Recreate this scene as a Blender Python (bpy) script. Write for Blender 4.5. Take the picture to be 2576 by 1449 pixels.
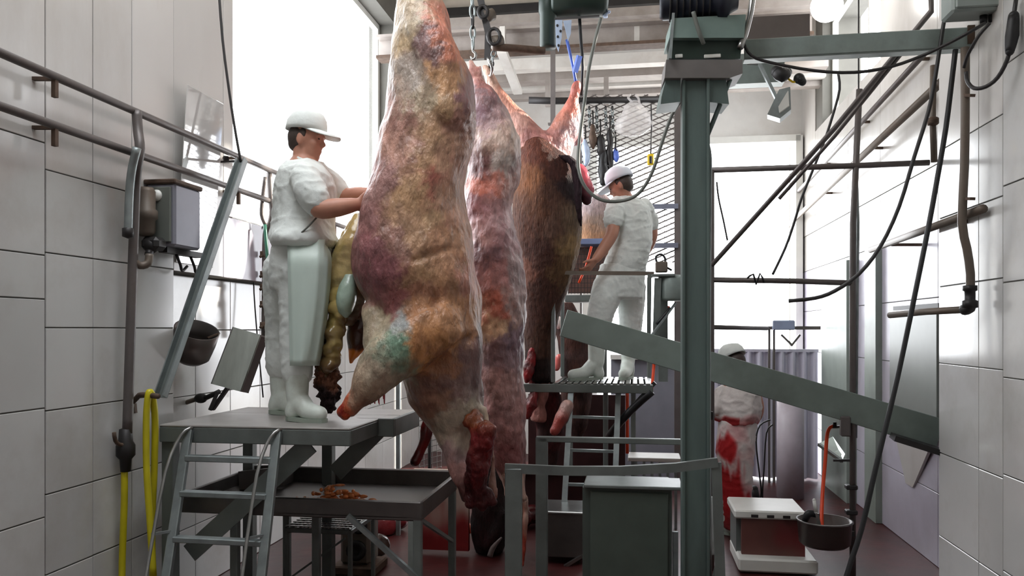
import bpy, bmesh, math, random
from mathutils import Vector, Matrix, noise
random.seed(7)
S = bpy.context.scene
COL = S.collection
for o in list(bpy.data.objects): bpy.data.objects.remove(o)

# ------------------------------------------------------------------ camera, sky, light, exposure
FOC, HZ, CX, ZC = 2000.0, 830.0, 1288.0, 1.6          # focal length / horizon in photograph pixels, eye height in metres
cam = bpy.data.cameras.new('camera'); cam.sensor_width = 36.0
cam.lens = 36.0 * FOC / 2576.0; cam.shift_y = (HZ - 724.5) / 2576.0; cam.clip_start = 0.05
camo = bpy.data.objects.new('camera', cam); COL.objects.link(camo)
camo.location = (0, 0, ZC); camo.rotation_euler = (math.pi / 2, 0, 0)
S.camera = camo
S.view_settings.view_transform = 'Standard'; S.view_settings.look = 'None'
S.view_settings.gamma = 1.0; S.view_settings.use_curve_mapping = False
S.view_settings.exposure = 0.42
W = bpy.data.worlds.new('sky'); S.world = W; W.use_nodes = True
W.node_tree.nodes['Background'].inputs[0].default_value = (0.93, 0.96, 1.0, 1)
W.node_tree.nodes['Background'].inputs[1].default_value = 7.0
sun = bpy.data.lights.new('sun', 'SUN'); sun.energy = 9.0; sun.angle = 0.02; sun.color = (1.0, 0.93, 0.82)
suno = bpy.data.objects.new('sun', sun); COL.objects.link(suno)
suno.rotation_euler = Vector((-3.05, -1.0, -1.30)).to_track_quat('-Z', 'Y').to_euler()

TH = math.atan(0.156); CO, SI = math.cos(TH), math.sin(TH)
RX = Vector((CO, -SI, 0)); DX = Vector((SI, CO, 0)); UP = Vector((0, 0, 1))     # room axes: across, along, up

def portal(name, c, nrm, up, w, h):
    L = bpy.data.lights.new(name, 'AREA'); L.shape = 'RECTANGLE'; L.size = w; L.size_y = h
    L.cycles.is_portal = True
    o = bpy.data.objects.new(name, L); COL.objects.link(o)
    z = -Vector(nrm).normalized(); y = Vector(up).normalized(); x = y.cross(z)
    o.matrix_world = Matrix.Translation(c) @ Matrix((x, y, z)).transposed().to_4x4()
    o['kind'] = 'helper'

def P(px, py, Y): return Vector(((px - CX) * Y / FOC, Y, ZC + (HZ - py) * Y / FOC))
WL, WR, WF = 2.6, 1.84, 2.04
def LY(px, off=0.0): return FOC * (WL - off) / (1600.0 - px)
def RY(px, w=WF): return FOC * w / (px - 1600.0)
def LP(Y, z, off=0.0): return Vector((-WL + off + 0.156 * Y, Y, z))
def RP(Y, z, w=WR): return Vector((w + 0.156 * Y, Y, z))

# ------------------------------------------------------------------ materials
MATS = {}
def lin(c):
    return tuple(((v / 255.0) / 12.92 if v / 255.0 <= 0.04045 else ((v / 255.0 + 0.055) / 1.055) ** 2.4) for v in c)
def mat(name, rgb, rough=0.5, metal=0.0, var=0.12, vscale=6.0, bump=0.0, bscale=40.0, dirt=None, damt=0.3, dscale=2.0,
        rnd=0.0, spec=0.5, stretch=(1, 1, 1), attr=False, coat=0.0, trans=0.0, alpha=1.0, sheen=0.0, veins_creases=None):
    if name in MATS: return MATS[name]
    m = bpy.data.materials.new(name); m.use_nodes = True; MATS[name] = m
    nt = m.node_tree; N = nt.nodes; Lk = nt.links
    b = N['Principled BSDF']; b.inputs['Roughness'].default_value = rough; b.inputs['Metallic'].default_value = metal
    b.inputs['Specular IOR Level'].default_value = spec
    if coat: b.inputs['Coat Weight'].default_value = coat; b.inputs['Coat Roughness'].default_value = 0.15
    if trans: b.inputs['Transmission Weight'].default_value = trans
    if sheen: b.inputs['Sheen Weight'].default_value = sheen
    b.inputs['Alpha'].default_value = alpha
    tc = N.new('ShaderNodeTexCoord'); mp = N.new('ShaderNodeMapping'); mp.inputs['Scale'].default_value = stretch
    Lk.new(tc.outputs['Object'], mp.inputs['Vector'])
    n1 = N.new('ShaderNodeTexNoise'); n1.inputs['Scale'].default_value = vscale; n1.inputs['Detail'].default_value = 5
    Lk.new(mp.outputs[0], n1.inputs['Vector'])
    mr = N.new('ShaderNodeMapRange'); mr.inputs[1].default_value = 0.3; mr.inputs[2].default_value = 0.7
    mr.inputs[3].default_value = 1 - var; mr.inputs[4].default_value = 1 + var
    Lk.new(n1.outputs[0], mr.inputs[0])
    vm = N.new('ShaderNodeVectorMath'); vm.operation = 'SCALE'
    if attr:
        a = N.new('ShaderNodeAttribute'); a.attribute_name = 'Col'; Lk.new(a.outputs['Color'], vm.inputs[0])
    else:
        vm.inputs[0].default_value = lin(rgb)
    Lk.new(mr.outputs[0], vm.inputs['Scale'])
    out = vm.outputs[0]
    if rnd:
        oi = N.new('ShaderNodeObjectInfo'); m2 = N.new('ShaderNodeMapRange')
        m2.inputs[3].default_value = 1 - rnd; m2.inputs[4].default_value = 1 + rnd * 0.5
        Lk.new(oi.outputs['Random'], m2.inputs[0])
        v2 = N.new('ShaderNodeVectorMath'); v2.operation = 'SCALE'
        Lk.new(out, v2.inputs[0]); Lk.new(m2.outputs[0], v2.inputs['Scale']); out = v2.outputs[0]
    if dirt:
        n2 = N.new('ShaderNodeTexNoise'); n2.inputs['Scale'].default_value = dscale; n2.inputs['Detail'].default_value = 8
        n2.inputs['Roughness'].default_value = 0.65
        Lk.new(mp.outputs[0], n2.inputs['Vector'])
        m3 = N.new('ShaderNodeMapRange'); m3.inputs[1].default_value = 0.48; m3.inputs[2].default_value = 0.72
        m3.inputs[4].default_value = damt
        Lk.new(n2.outputs[0], m3.inputs[0])
        mx = N.new('ShaderNodeMix'); mx.data_type = 'RGBA'
        Lk.new(m3.outputs[0], mx.inputs[0]); Lk.new(out, mx.inputs[6]); mx.inputs[7].default_value = (*lin(dirt), 1)
        out = mx.outputs[2]
    if veins_creases:
        for k, (vc, sc, amt, st) in enumerate(veins_creases):
            mp2 = N.new('ShaderNodeMapping'); mp2.inputs['Scale'].default_value = st; mp2.inputs['Location'].default_value = (k * 3.1, 0, k)
            Lk.new(tc.outputs['Object'], mp2.inputs['Vector'])
            n4 = N.new('ShaderNodeTexNoise'); n4.noise_type = 'RIDGED_MULTIFRACTAL'; n4.inputs['Scale'].default_value = sc
            n4.inputs['Detail'].default_value = 4; n4.inputs['Distortion'].default_value = 0.6; n4.normalize = True
            Lk.new(mp2.outputs[0], n4.inputs['Vector'])
            m5 = N.new('ShaderNodeMapRange'); m5.inputs[1].default_value = 0.50; m5.inputs[2].default_value = 0.74; m5.inputs[4].default_value = amt
            Lk.new(n4.outputs[0], m5.inputs[0])
            m6 = N.new('ShaderNodeMix'); m6.data_type = 'RGBA'; m6.inputs[7].default_value = (*lin(vc), 1)
            Lk.new(m5.outputs[0], m6.inputs[0]); Lk.new(out, m6.inputs[6]); out = m6.outputs[2]
    Lk.new(out, b.inputs['Base Color'])
    if bump:
        n3 = N.new('ShaderNodeTexNoise'); n3.inputs['Scale'].default_value = bscale; n3.inputs['Detail'].default_value = 6
        Lk.new(mp.outputs[0], n3.inputs['Vector'])
        bp = N.new('ShaderNodeBump'); bp.inputs['Strength'].default_value = bump; bp.inputs['Distance'].default_value = 0.02
        Lk.new(n3.outputs[0], bp.inputs['Height']); Lk.new(bp.outputs[0], b.inputs['Normal'])
    return m

TILE = mat('tile_white', (206, 206, 204), 0.14, var=0.05, vscale=1.5, dirt=(150, 138, 122), damt=0.35, dscale=1.6, rnd=0.10)
PANEL = mat('wall_panel', (205, 202, 198), 0.2, var=0.05, vscale=1.2, dirt=(150, 138, 122), damt=0.4, dscale=1.3, rnd=0.05, stretch=(1, 1, 0.35))
GROUT = mat('grout', (98, 96, 90), 0.8)
PLASTER = mat('plaster_white', (222, 220, 216), 0.55, var=0.04, dirt=(170, 150, 130), damt=0.35, dscale=1.1)
CEILM = mat('ceiling_board', (176, 166, 152), 0.7, var=0.1)
BEAMM = mat('beam_paint', (156, 148, 142), 0.5, var=0.1, dirt=(96, 78, 66), damt=0.5)
BEAMW = mat('beam_white', (205, 202, 196), 0.5, var=0.06, dirt=(150, 130, 115), damt=0.4)
BEAMG = mat('beam_grey_green', (138, 150, 146), 0.45, metal=0.2, var=0.12, dirt=(90, 84, 78), damt=0.5)
GALV = mat('galvanised', (150, 158, 158), 0.42, metal=0.7, var=0.15, vscale=14, dirt=(96, 96, 92), damt=0.5)
GALVD = mat('painted_grey_steel', (112, 118, 115), 0.45, metal=0.2, var=0.15, dirt=(58, 54, 50), damt=0.5)
GREEN = mat('green_grey_paint', (96, 112, 108), 0.5, metal=0.15, var=0.16, vscale=4, dirt=(48, 54, 50), damt=0.6, stretch=(3, 3, 0.6))
DGREEN = mat('dark_green_paint', (40, 54, 48), 0.4, metal=0.2, var=0.2)
CHUTE = mat('chute_steel', (124, 136, 130), 0.4, metal=0.15, var=0.1, dirt=(84, 84, 84), damt=0.5)
PIPE = mat('grey_brown_pipe', (104, 98, 96), 0.45, metal=0.3, var=0.2, dirt=(74, 58, 48), damt=0.5, dscale=6)
PIPEB = mat('brown_pipe', (108, 98, 88), 0.5, metal=0.2, var=0.2, dirt=(82, 60, 48), damt=0.5, dscale=6)
RUST = mat('rusty_iron', (92, 74, 62), 0.7, metal=0.3, var=0.3, vscale=20)
STAIN = mat('stainless', (160, 160, 158), 0.28, metal=0.9, var=0.12, vscale=8)
STAIND = mat('dull_stainless', (104, 100, 98), 0.38, metal=0.75, var=0.15, vscale=8, dirt=(80, 52, 46), damt=0.5)
DARK = mat('dark_iron', (50, 48, 48), 0.5, metal=0.4, var=0.2)
BLACK = mat('black_rubber', (26, 26, 28), 0.5, var=0.15)
CABLE = mat('black_cable', (44, 42, 42), 0.5, var=0.1)
CABLEG = mat('grey_cable', (104, 108, 102), 0.5, var=0.1)
YELLOW = mat('yellow_hose', (198, 186, 26), 0.4, var=0.15)
ORANGE = mat('orange_hose', (240, 74, 24), 0.4, var=0.08)
HOSEG = mat('green_hose', (44, 104, 84), 0.4, var=0.1)
BLUE = mat('blue_plastic', (86, 116, 206), 0.4, var=0.15)
PBLUE = mat('pale_blue_metal', (188, 206, 232), 0.4, metal=0.2, var=0.15)
WHITEP = mat('white_plastic', (226, 226, 220), 0.35, var=0.05)
CLOTH = mat('white_cotton', (226, 231, 227), 0.85, var=0.05, vscale=5, bump=0.35, bscale=14, dirt=(170, 176, 170), damt=0.4, dscale=3)
APRON = mat('apron_pvc', (204, 220, 211), 0.35, var=0.05, vscale=3, bump=0.1, bscale=5, dirt=(160, 176, 166), damt=0.5, dscale=2)
BOOT = mat('white_rubber_boot', (216, 224, 216), 0.4, var=0.05, dirt=(160, 160, 146), damt=0.5, dscale=7)
SKIN = mat('skin', (186, 132, 110), 0.5, var=0.07, vscale=18)
HAIR = mat('dark_hair', (66, 54, 48), 0.6, var=0.2, vscale=60)
EYEM = mat('eye', (40, 30, 26), 0.2)
MEAT = mat('raw_meat', None, 0.36, var=0.30, vscale=13, bump=0.95, bscale=22, attr=True, spec=0.5, dirt=(126, 62, 54), damt=0.28, dscale=9, stretch=(1.5, 1.5, 0.8),
           veins_creases=(((216, 188, 146), 5.0, 0.55, (1.2, 1.2, 0.8)), ((222, 204, 176), 13.0, 0.45, (1.3, 1.3, 0.6)), ((74, 36, 34), 8.0, 0.75, (1.1, 1.1, 1.1))))  # pale fat streaks; the dark streak puts crease shade into the colour
FUR = mat('cow_hair', None, 0.75, var=0.35, vscale=24, bump=0.9, bscale=60, attr=True, spec=0.25, stretch=(2.2, 2.2, 0.5))
CLOTHB = mat('stained_cotton', None, 0.8, var=0.08, vscale=9, bump=0.35, bscale=16, attr=True)
OFFAL = mat('wet_offal', None, 0.18, var=0.2, vscale=9, bump=0.4, bscale=14, attr=True, spec=0.6)
FLOORM = mat('wet_red_floor', (72, 28, 27), 0.42, var=0.4, vscale=3, dirt=(42, 18, 18), damt=0.8, dscale=2, bump=0.15, bscale=9)
BLOODW = mat('bloodied_plaster', None, 0.5, var=0.12, vscale=5, attr=True)
GLOSSY = mat('reflector_board', (205, 203, 200), 0.05, var=0.03, coat=1.0, spec=1.0)
GLOSSY.node_tree.nodes['Principled BSDF'].inputs['Coat IOR'].default_value = 2.2
GLOSSY.node_tree.nodes['Principled BSDF'].inputs['Coat Roughness'].default_value = 0.03
CORR = mat('corrugated_sheet', (206, 203, 218), 0.4, var=0.08, vscale=2, dirt=(120, 114, 118), damt=0.4, stretch=(1, 1, 0.3))
LILAC = mat('lilac_wall', (190, 186, 200), 0.3, var=0.05, dirt=(150, 140, 140), damt=0.35)
GREYP = mat('grey_panel', (112, 116, 110), 0.4, metal=0.1, var=0.06)
SAGE = mat('sage_post', (140, 150, 142), 0.45, var=0.08, dirt=(104, 106, 100), damt=0.4)
CURT = mat('grey_locker', (132, 132, 142), 0.45, metal=0.2, var=0.08)
YBOX = mat('yellow_box', (222, 186, 20), 0.4, var=0.1)
SCRAP = mat('fat_scraps', (206, 120, 66), 0.35, var=0.35, vscale=40)
def clear_mat(name, rgb, rough, fac):
    m = bpy.data.materials.new(name); m.use_nodes = True; nt = m.node_tree; N = nt.nodes
    b = N['Principled BSDF']; b.inputs['Base Color'].default_value = (*lin(rgb), 1); b.inputs['Roughness'].default_value = rough
    t = N.new('ShaderNodeBsdfTransparent'); mx = N.new('ShaderNodeMixShader'); mx.inputs[0].default_value = fac
    nt.links.new(t.outputs[0], mx.inputs[1]); nt.links.new(b.outputs[0], mx.inputs[2])
    nt.links.new(mx.outputs[0], N['Material Output'].inputs['Surface']); return m
GLASS = clear_mat('window_glass', (230, 235, 238), 0.06, 0.12)
FILM = clear_mat('plastic_film', (238, 234, 232), 0.2, 0.32)
SCOOP = mat('bright_scoop', (186, 192, 184), 0.3, metal=0.3, var=0.12, vscale=5, stretch=(4, 4, 1))  # reflection on the scoop's face is put into this lighter base colour
DECK = mat('deck_plate', (150, 146, 142), 0.38, metal=0.15, var=0.1, dirt=(112, 100, 96), damt=0.5)  # lighter than the fascia: the window's reflection is put into the colour

# ------------------------------------------------------------------ mesh building
def spline(pts, n):
    pts = [Vector(p) for p in pts]
    if len(pts) < 3 or n <= 1: return pts
    out = []
    for i in range(len(pts) - 1):
        p0 = pts[max(i - 1, 0)]; p1 = pts[i]; p2 = pts[i + 1]; p3 = pts[min(i + 2, len(pts) - 1)]
        for k in range(n):
            t = k / n
            out.append(0.5 * ((2 * p1) + (p2 - p0) * t + (2 * p0 - 5 * p1 + 4 * p2 - p3) * t * t + (3 * p1 - p0 - 3 * p2 + p3) * t ** 3))
    out.append(pts[-1]); return out
def lerp_list(vals, n):
    out = []
    for i in range(len(vals) - 1):
        for k in range(n): out.append(vals[i] + (vals[i + 1] - vals[i]) * k / n)
    out.append(vals[-1]); return out

class MB:
    def __init__(s): s.v = []; s.f = []; s.smooth = []
    def add(s, vs, fs, sm=False):
        b = len(s.v); s.v += [Vector(v) for v in vs]
        for f in fs: s.f.append(tuple(b + i for i in f)); s.smooth.append(sm)
        return s
    def box(s, c, size, ax=None, bev=0.0):
        ax = ax or (Vector((1, 0, 0)), Vector((0, 1, 0)), UP)
        c = Vector(c); h = [d / 2 for d in size]
        bev = min(bev, min(h) * 0.9)
        def pt(a, b, d): return c + ax[0] * a + ax[1] * b + ax[2] * d
        if bev <= 0:
            vs = [pt(x * h[0], y * h[1], z * h[2]) for z in (-1, 1) for y in (-1, 1) for x in (-1, 1)]
            return s.add(vs, [(0, 2, 3, 1), (4, 5, 7, 6), (0, 1, 5, 4), (2, 6, 7, 3), (0, 4, 6, 2), (1, 3, 7, 5)])
        bm = bmesh.new(); bmesh.ops.create_cube(bm, size=1.0)
        for v in bm.verts: v.co = Vector((v.co.x * size[0], v.co.y * size[1], v.co.z * size[2]))
        bmesh.ops.bevel(bm, geom=bm.edges[:], offset=bev, segments=1, affect='EDGES', profile=0.5)
        bm.verts.index_update()
        vs = [pt(*v.co) for v in bm.verts]; fs = [tuple(v.index for v in f.verts) for f in bm.faces]; bm.free()
        return s.add(vs, fs)
    def rbox(s, c, size, bev=0.0): return s.box(c, size, (RX, DX, UP), bev)      # aligned with the room
    def bar(s, p0, p1, w, h, side=None, bev=0.0):
        p0 = Vector(p0); p1 = Vector(p1); d = (p1 - p0); L = d.length; d = d / L
        side = Vector(side) if side is not None else (UP.cross(d) if abs(d.z) < 0.95 else RX.copy())
        side = (side - d * side.dot(d)).normalized(); u = d.cross(side)
        return s.box((p0 + p1) / 2, (L, w, h), (d, side, u), bev)
    def tube(s, pts, r, n=8, sub=1, caps=True, rz=None):
        rs = r if isinstance(r, (list, tuple)) else [r] * len(pts)
        pp = spline(pts, sub); rr = lerp_list(list(rs), sub if len(pts) > 2 else 1) if len(pts) > 1 else rs
        if len(rr) != len(pp): rr = [rr[min(i, len(rr) - 1)] for i in range(len(pp))]
        vs = []; prev = None
        for i, p in enumerate(pp):
            d = (pp[min(i + 1, len(pp) - 1)] - pp[max(i - 1, 0)])
            d = d.normalized() if d.length > 1e-9 else Vector((0, 0, 1))
            if prev is None:
                a = d.cross(Vector((0, 1, 0)));
                if a.length < 0.1: a = d.cross(Vector((1, 0, 0)))
            else: a = prev - d * prev.dot(d)
            a.normalize(); prev = a; b = d.cross(a)
            for k in range(n):
                t = 2 * math.pi * k / n
                vs.append(p + (a * math.cos(t) + b * math.sin(t)) * rr[i])
        fs = []
        for i in range(len(pp) - 1):
            for k in range(n):
                k2 = (k + 1) % n
                fs.append((i * n + k, i * n + k2, (i + 1) * n + k2, (i + 1) * n + k))
        if caps: fs.append(tuple(range(n - 1, -1, -1))); fs.append(tuple((len(pp) - 1) * n + k for k in range(n)))
        return s.add(vs, fs, True)
    def cyl(s, p0, p1, r, r1=None, n=16): return s.tube([p0, p1], [r, r if r1 is None else r1], n)
    def ball(s, c, r, seg=12, rings=8, ax=None):
        r = r if isinstance(r, (tuple, list)) else (r, r, r); c = Vector(c); ax = ax or (Vector((1, 0, 0)), Vector((0, 1, 0)), UP)
        vs = [c + ax[2] * r[2]]; fs = []
        for i in range(1, rings):
            a = math.pi * i / rings
            for k in range(seg):
                t = 2 * math.pi * k / seg
                vs.append(c + ax[0] * (r[0] * math.sin(a) * math.cos(t)) + ax[1] * (r[1] * math.sin(a) * math.sin(t)) + ax[2] * (r[2] * math.cos(a)))
        vs.append(c - ax[2] * r[2]); last = len(vs) - 1
        for k in range(seg):
            fs.append((0, 1 + k, 1 + (k + 1) % seg)); fs.append((last, last - seg + (k + 1) % seg, last - seg + k))
        for i in range(rings - 2):
            for k in range(seg):
                a = 1 + i * seg + k; b = 1 + i * seg + (k + 1) % seg
                fs.append((a, a + seg, b + seg, b))
        return s.add(vs, fs, True)
    def limb(s, pts, rs, n=14, sub=4):
        s.tube(pts, rs, n, sub)
        s.ball(pts[0], rs[0] * 0.98); s.ball(pts[-1], rs[-1] * 0.98); return s
    def column(s, secs, n=28, sub=4, sq=2.3):
        """closed body from horizontal rings: (py, left px, right px, half depth, Y)"""
        rows = [Vector((b, c, d)) for a, b, c, d, e in secs]; pr = spline(rows, sub)
        ys = lerp_list([a for a, *_ in secs], sub); dy = lerp_list([e for *_, e in secs], sub)
        vs = []
        for i, q in enumerate(pr):
            Y = dy[i]; l = P(q.x, ys[i], Y); r = P(q.y, ys[i], Y); c = (l + r) / 2; hw = (r.x - l.x) / 2; hd = q.z
            for k in range(n):
                t = 2 * math.pi * k / n; ct, st = math.cos(t), math.sin(t)
                vs.append(c + Vector((math.copysign(abs(ct) ** (2 / sq), ct) * hw, math.copysign(abs(st) ** (2 / sq), st) * hd, 0)))
        fs = []
        for i in range(len(pr) - 1):
            for k in range(n):
                k2 = (k + 1) % n
                fs.append((i * n + k, (i + 1) * n + k, (i + 1) * n + k2, i * n + k2))
        fs.append(tuple(range(n))); fs.append(tuple((len(pr) - 1) * n + k for k in range(n - 1, -1, -1)))
        return s.add(vs, fs, True)
    def lathe(s, c, prof, n=24, ax=None):
        ax = ax or (Vector((1, 0, 0)), Vector((0, 1, 0)), UP); c = Vector(c); vs = []; fs = []
        for r, z in prof:
            for k in range(n):
                t = 2 * math.pi * k / n
                vs.append(c + ax[0] * (r * math.cos(t)) + ax[1] * (r * math.sin(t)) + ax[2] * z)
        for i in range(len(prof) - 1):
            for k in range(n):
                k2 = (k + 1) % n; fs.append((i * n + k, i * n + k2, (i + 1) * n + k2, (i + 1) * n + k))
        return s.add(vs, fs, True)
    def prism(s, poly, d):
        d = Vector(d); n = len(poly); vs = [Vector(p) for p in poly] + [Vector(p) + d for p in poly]
        fs = [tuple(range(n - 1, -1, -1)), tuple(range(n, 2 * n))] + [(i, (i + 1) % n, n + (i + 1) % n, n + i) for i in range(n)]
        return s.add(vs, fs)
    def mesh(s, name):
        me = bpy.data.meshes.new(name); me.from_pydata([tuple(v) for v in s.v], [], s.f)
        me.polygons.foreach_set('use_smooth', s.smooth)
        bm = bmesh.new(); bm.from_mesh(me); bmesh.ops.recalc_face_normals(bm, faces=bm.faces[:]); bm.to_mesh(me); bm.free()
        return me

def fuse(mb, voxel, smooth=2, disp=None):
    """one continuous skin over overlapping volumes"""
    me = mb.mesh('tmp'); o = bpy.data.objects.new('tmp', me); COL.objects.link(o)
    m = o.modifiers.new('r', 'REMESH'); m.mode = 'VOXEL'; m.voxel_size = voxel; m.use_smooth_shade = True
    if smooth:
        sm = o.modifiers.new('s', 'SMOOTH'); sm.iterations = smooth; sm.factor = 0.5
    dg = bpy.context.evaluated_depsgraph_get(); me2 = bpy.data.meshes.new_from_object(o.evaluated_get(dg))
    bpy.data.objects.remove(o); bpy.data.meshes.remove(me)
    if disp:
        nn = [v.normal.copy() for v in me2.vertices]
        for v, q in zip(me2.vertices, nn): v.co += q * disp(v.co)
    me2.polygons.foreach_set('use_smooth', [True] * len(me2.polygons))
    return me2

def wloc(o):
    v = Vector((0, 0, 0))
    while o: v = v + o.location; o = o.parent
    return v
def tag(o, label=None, cat=None, group=None, kind=None):
    if label: o['label'] = label
    if cat: o['category'] = cat
    if group: o['group'] = group
    if kind: o['kind'] = kind
def thing(name, label, cat, loc, group=None):
    o = bpy.data.objects.new(name, None); COL.objects.link(o); o.location = loc; o.empty_display_size = 0.1
    tag(o, label, cat, group); return o
def obj(name, mb, m, parent=None, label=None, cat=None, group=None, kind=None):
    me = mb.mesh(name) if isinstance(mb, MB) else mb
    if parent is None:
        n = len(me.vertices); lo = [min(v.co[i] for v in me.vertices) for i in range(3)]; hi = [max(v.co[i] for v in me.vertices) for i in range(3)]
        off = Vector(((lo[0] + hi[0]) / 2, (lo[1] + hi[1]) / 2, lo[2]))
    else: off = wloc(parent)
    for v in me.vertices: v.co -= off
    o = bpy.data.objects.new(name, me); COL.objects.link(o)
    if parent is None: o.location = off
    else: o.parent = parent
    me.materials.clear(); me.materials.append(m)
    tag(o, label, cat, group, kind); return o
def topx(v):
    return (CX + v.x * FOC / v.y, HZ - (v.z - ZC) * FOC / v.y)
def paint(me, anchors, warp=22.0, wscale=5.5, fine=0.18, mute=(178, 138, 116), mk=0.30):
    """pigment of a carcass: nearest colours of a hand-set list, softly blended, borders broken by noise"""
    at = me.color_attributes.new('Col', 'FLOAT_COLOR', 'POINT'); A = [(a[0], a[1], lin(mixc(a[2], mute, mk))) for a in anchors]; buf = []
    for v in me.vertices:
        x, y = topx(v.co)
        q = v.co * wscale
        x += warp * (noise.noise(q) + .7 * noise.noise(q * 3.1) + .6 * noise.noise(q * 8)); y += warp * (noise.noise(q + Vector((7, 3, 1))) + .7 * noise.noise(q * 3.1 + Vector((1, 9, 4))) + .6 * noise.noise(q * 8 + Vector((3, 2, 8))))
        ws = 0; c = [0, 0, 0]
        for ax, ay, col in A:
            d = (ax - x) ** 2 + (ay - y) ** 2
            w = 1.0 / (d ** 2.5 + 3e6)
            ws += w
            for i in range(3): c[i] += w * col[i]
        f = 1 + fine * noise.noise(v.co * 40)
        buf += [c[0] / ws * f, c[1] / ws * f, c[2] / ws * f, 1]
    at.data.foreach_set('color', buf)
def flat(me, fn):
    at = me.color_attributes.new('Col', 'FLOAT_COLOR', 'POINT'); buf = []
    for v in me.vertices: buf += [*lin(fn(v.co)), 1]
    at.data.foreach_set('color', buf)
def lumps(amp, sc, amp2=0.0, sc2=1.0, st=(1, 1, 1)):
    return lambda p: amp * noise.noise(Vector((p.x * sc * st[0], p.y * sc * st[1], p.z * sc * st[2]))) + (amp2 * noise.noise(p * sc2) if amp2 else 0)
def mixc(a, b, t):
    t = max(0, min(1, t)); return tuple(a[i] + (b[i] - a[i]) * t for i in range(3))

# ------------------------------------------------------------------ the room
CEIL, YF, YB = 5.3, -1.6, 10.3
def by(x): return YB - 0.156 * x                       # the back wall runs across the room
def quad_slab(name, poly, z0, z1, m, parent=None):
    mb = MB(); mb.prism([Vector((x, y, z0)) for x, y in poly], (0, 0, z1 - z0)); o = obj(name, mb, m, parent)
    if parent is None: o['kind'] = 'structure'
    return o
def corner(w, Y): return (w + 0.156 * Y, Y)
FL = [corner(-3.3, YF), corner(3.0, YF - 0.6), corner(3.0, 11.6), corner(-3.3, 12.0)]
floor = quad_slab('floor', FL, -0.15, 0.0, FLOORM)
# ceiling with an added, unseen rooflight, placed to brighten the upper left wall
ceiling = MB()
def cb(u0, u1, d0, d1, z0=CEIL, z1=CEIL + 0.12): ceiling.rbox(RX * ((u0 + u1) / 2) + DX * ((d0 + d1) / 2) + UP * ((z0 + z1) / 2), (u1 - u0, d1 - d0, z1 - z0))
S0, S1, S2, S3 = -2.2, -0.7, 1.0, 4.2
cb(-3.2, S0, -2.4, 12); cb(S1, 2.6, -2.4, 12); cb(S0, S1, -2.4, S2); cb(S0, S1, S3, 12)
ceil_o = obj('ceiling', ceiling, CEILM, kind='structure')
for u in (-1.7, -1.2):
    obj('added_skylight_bar', MB().rbox(RX * u + DX * (S2 + S3) / 2 + UP * (CEIL + 0.06), (0.05, S3 - S2, 0.12)), BEAMW, ceil_o)
portal('added_skylight_portal', RX * (S0 + S1) / 2 + DX * (S2 + S3) / 2 + UP * (CEIL + 0.2), (0, 0, -1), DX, S1 - S0, S3 - S2)

def wall_panel(parent, face, Y0, Y1, z0, z1, m, t, gap=0.006, name='tile', w=None, off=0.0, sgn=1):
    """one tile or board of a side wall; its face stands t proud of the joint plane"""
    a = face(Y0, z0); b = face(Y1, z0); L = (b - a).length
    c = (a + b) / 2 + UP * ((z1 - z0) / 2) + RX * sgn * (t / 2 + off)
    return obj(name, MB().box(c, (t, L - gap, (z1 - z0) - gap), (RX, DX, UP), 0.002), m, parent)

# --- left wall: near tiled part, set-back tiled part under a ledge, boards above, big window further on
wl = MB()
def lw(Y0, Y1, z0, z1, o0, o1):
    a = LP(Y0, z0); b = LP(Y1, z0); L = (b - a).length
    wl.box((a + b) / 2 + UP * (z1 - z0) / 2 + RX * ((o0 + o1) / 2), (o1 - o0, L, z1 - z0), (RX, DX, UP))
NL, W0, W1, SILL, WTOP, LEDGE = 4.46, 5.12, 8.6, 2.32, 4.9, 1.93
lw(YF, NL, 0, CEIL, -0.3, 0)
lw(NL, W0, LEDGE, CEIL, -0.3, 0); lw(W0, W1, LEDGE, SILL, -0.3, 0); lw(W0, W1, WTOP, CEIL, -0.3, 0); lw(W1, 11.2, LEDGE, CEIL, -0.3, 0)
lw(NL, 11.2, 0, LEDGE, -0.3, -0.12)
wall_left = obj('wall_left', wl, GROUT, kind='structure')
for Y0, Y1 in ((YF, -0.4), (-0.4, 0.8), (0.8, 2.0), (2.0, 2.55), (2.55, 3.02), (3.02, 3.49)):
    zs = [0, 0.30, 0.779, 1.257, 1.735, 1.927] if Y1 > 2 else [0, 0.779, 1.735]
    for z0, z1 in zip(zs, zs[1:] + [2.42]): wall_panel(wall_left, LP, Y0, Y1, z0, z1, TILE, 0.008)
    wall_panel(wall_left, LP, Y0, Y1, 2.42, CEIL, PANEL, 0.008, name='panel')
for i, (Y0, Y1) in enumerate(((3.49, 3.796), (3.796, 4.09), (4.09, 4.46))):
    zs = [0, 0.157, 0.523, 0.876, 1.244, 1.61, 1.94, 2.305]
    for z0, z1 in zip(zs, zs[1:]): wall_panel(wall_left, LP, Y0, Y1, z0, z1, TILE, 0.008 + 0.002 * (i == 0))
    wall_panel(wall_left, LP, Y0, Y1, 2.305, CEIL, PANEL, 0.008, name='panel')
for Y0, Y1 in ((4.46, 5.0), (5.0, 5.55), (5.55, 6.6), (6.6, 7.6), (7.6, 8.6)):
    if Y0 < 5.0: wall_panel(wall_left, LP, Y0, Y1, LEDGE, CEIL, PANEL, 0.006, name='panel')
    else: wall_panel(wall_left, LP, Y0, Y1, LEDGE, SILL, LILAC, 0.006, name='panel')
wall_panel(wall_left, LP, 5.0, W0, SILL, CEIL, PANEL, 0.006, name='panel')
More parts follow.
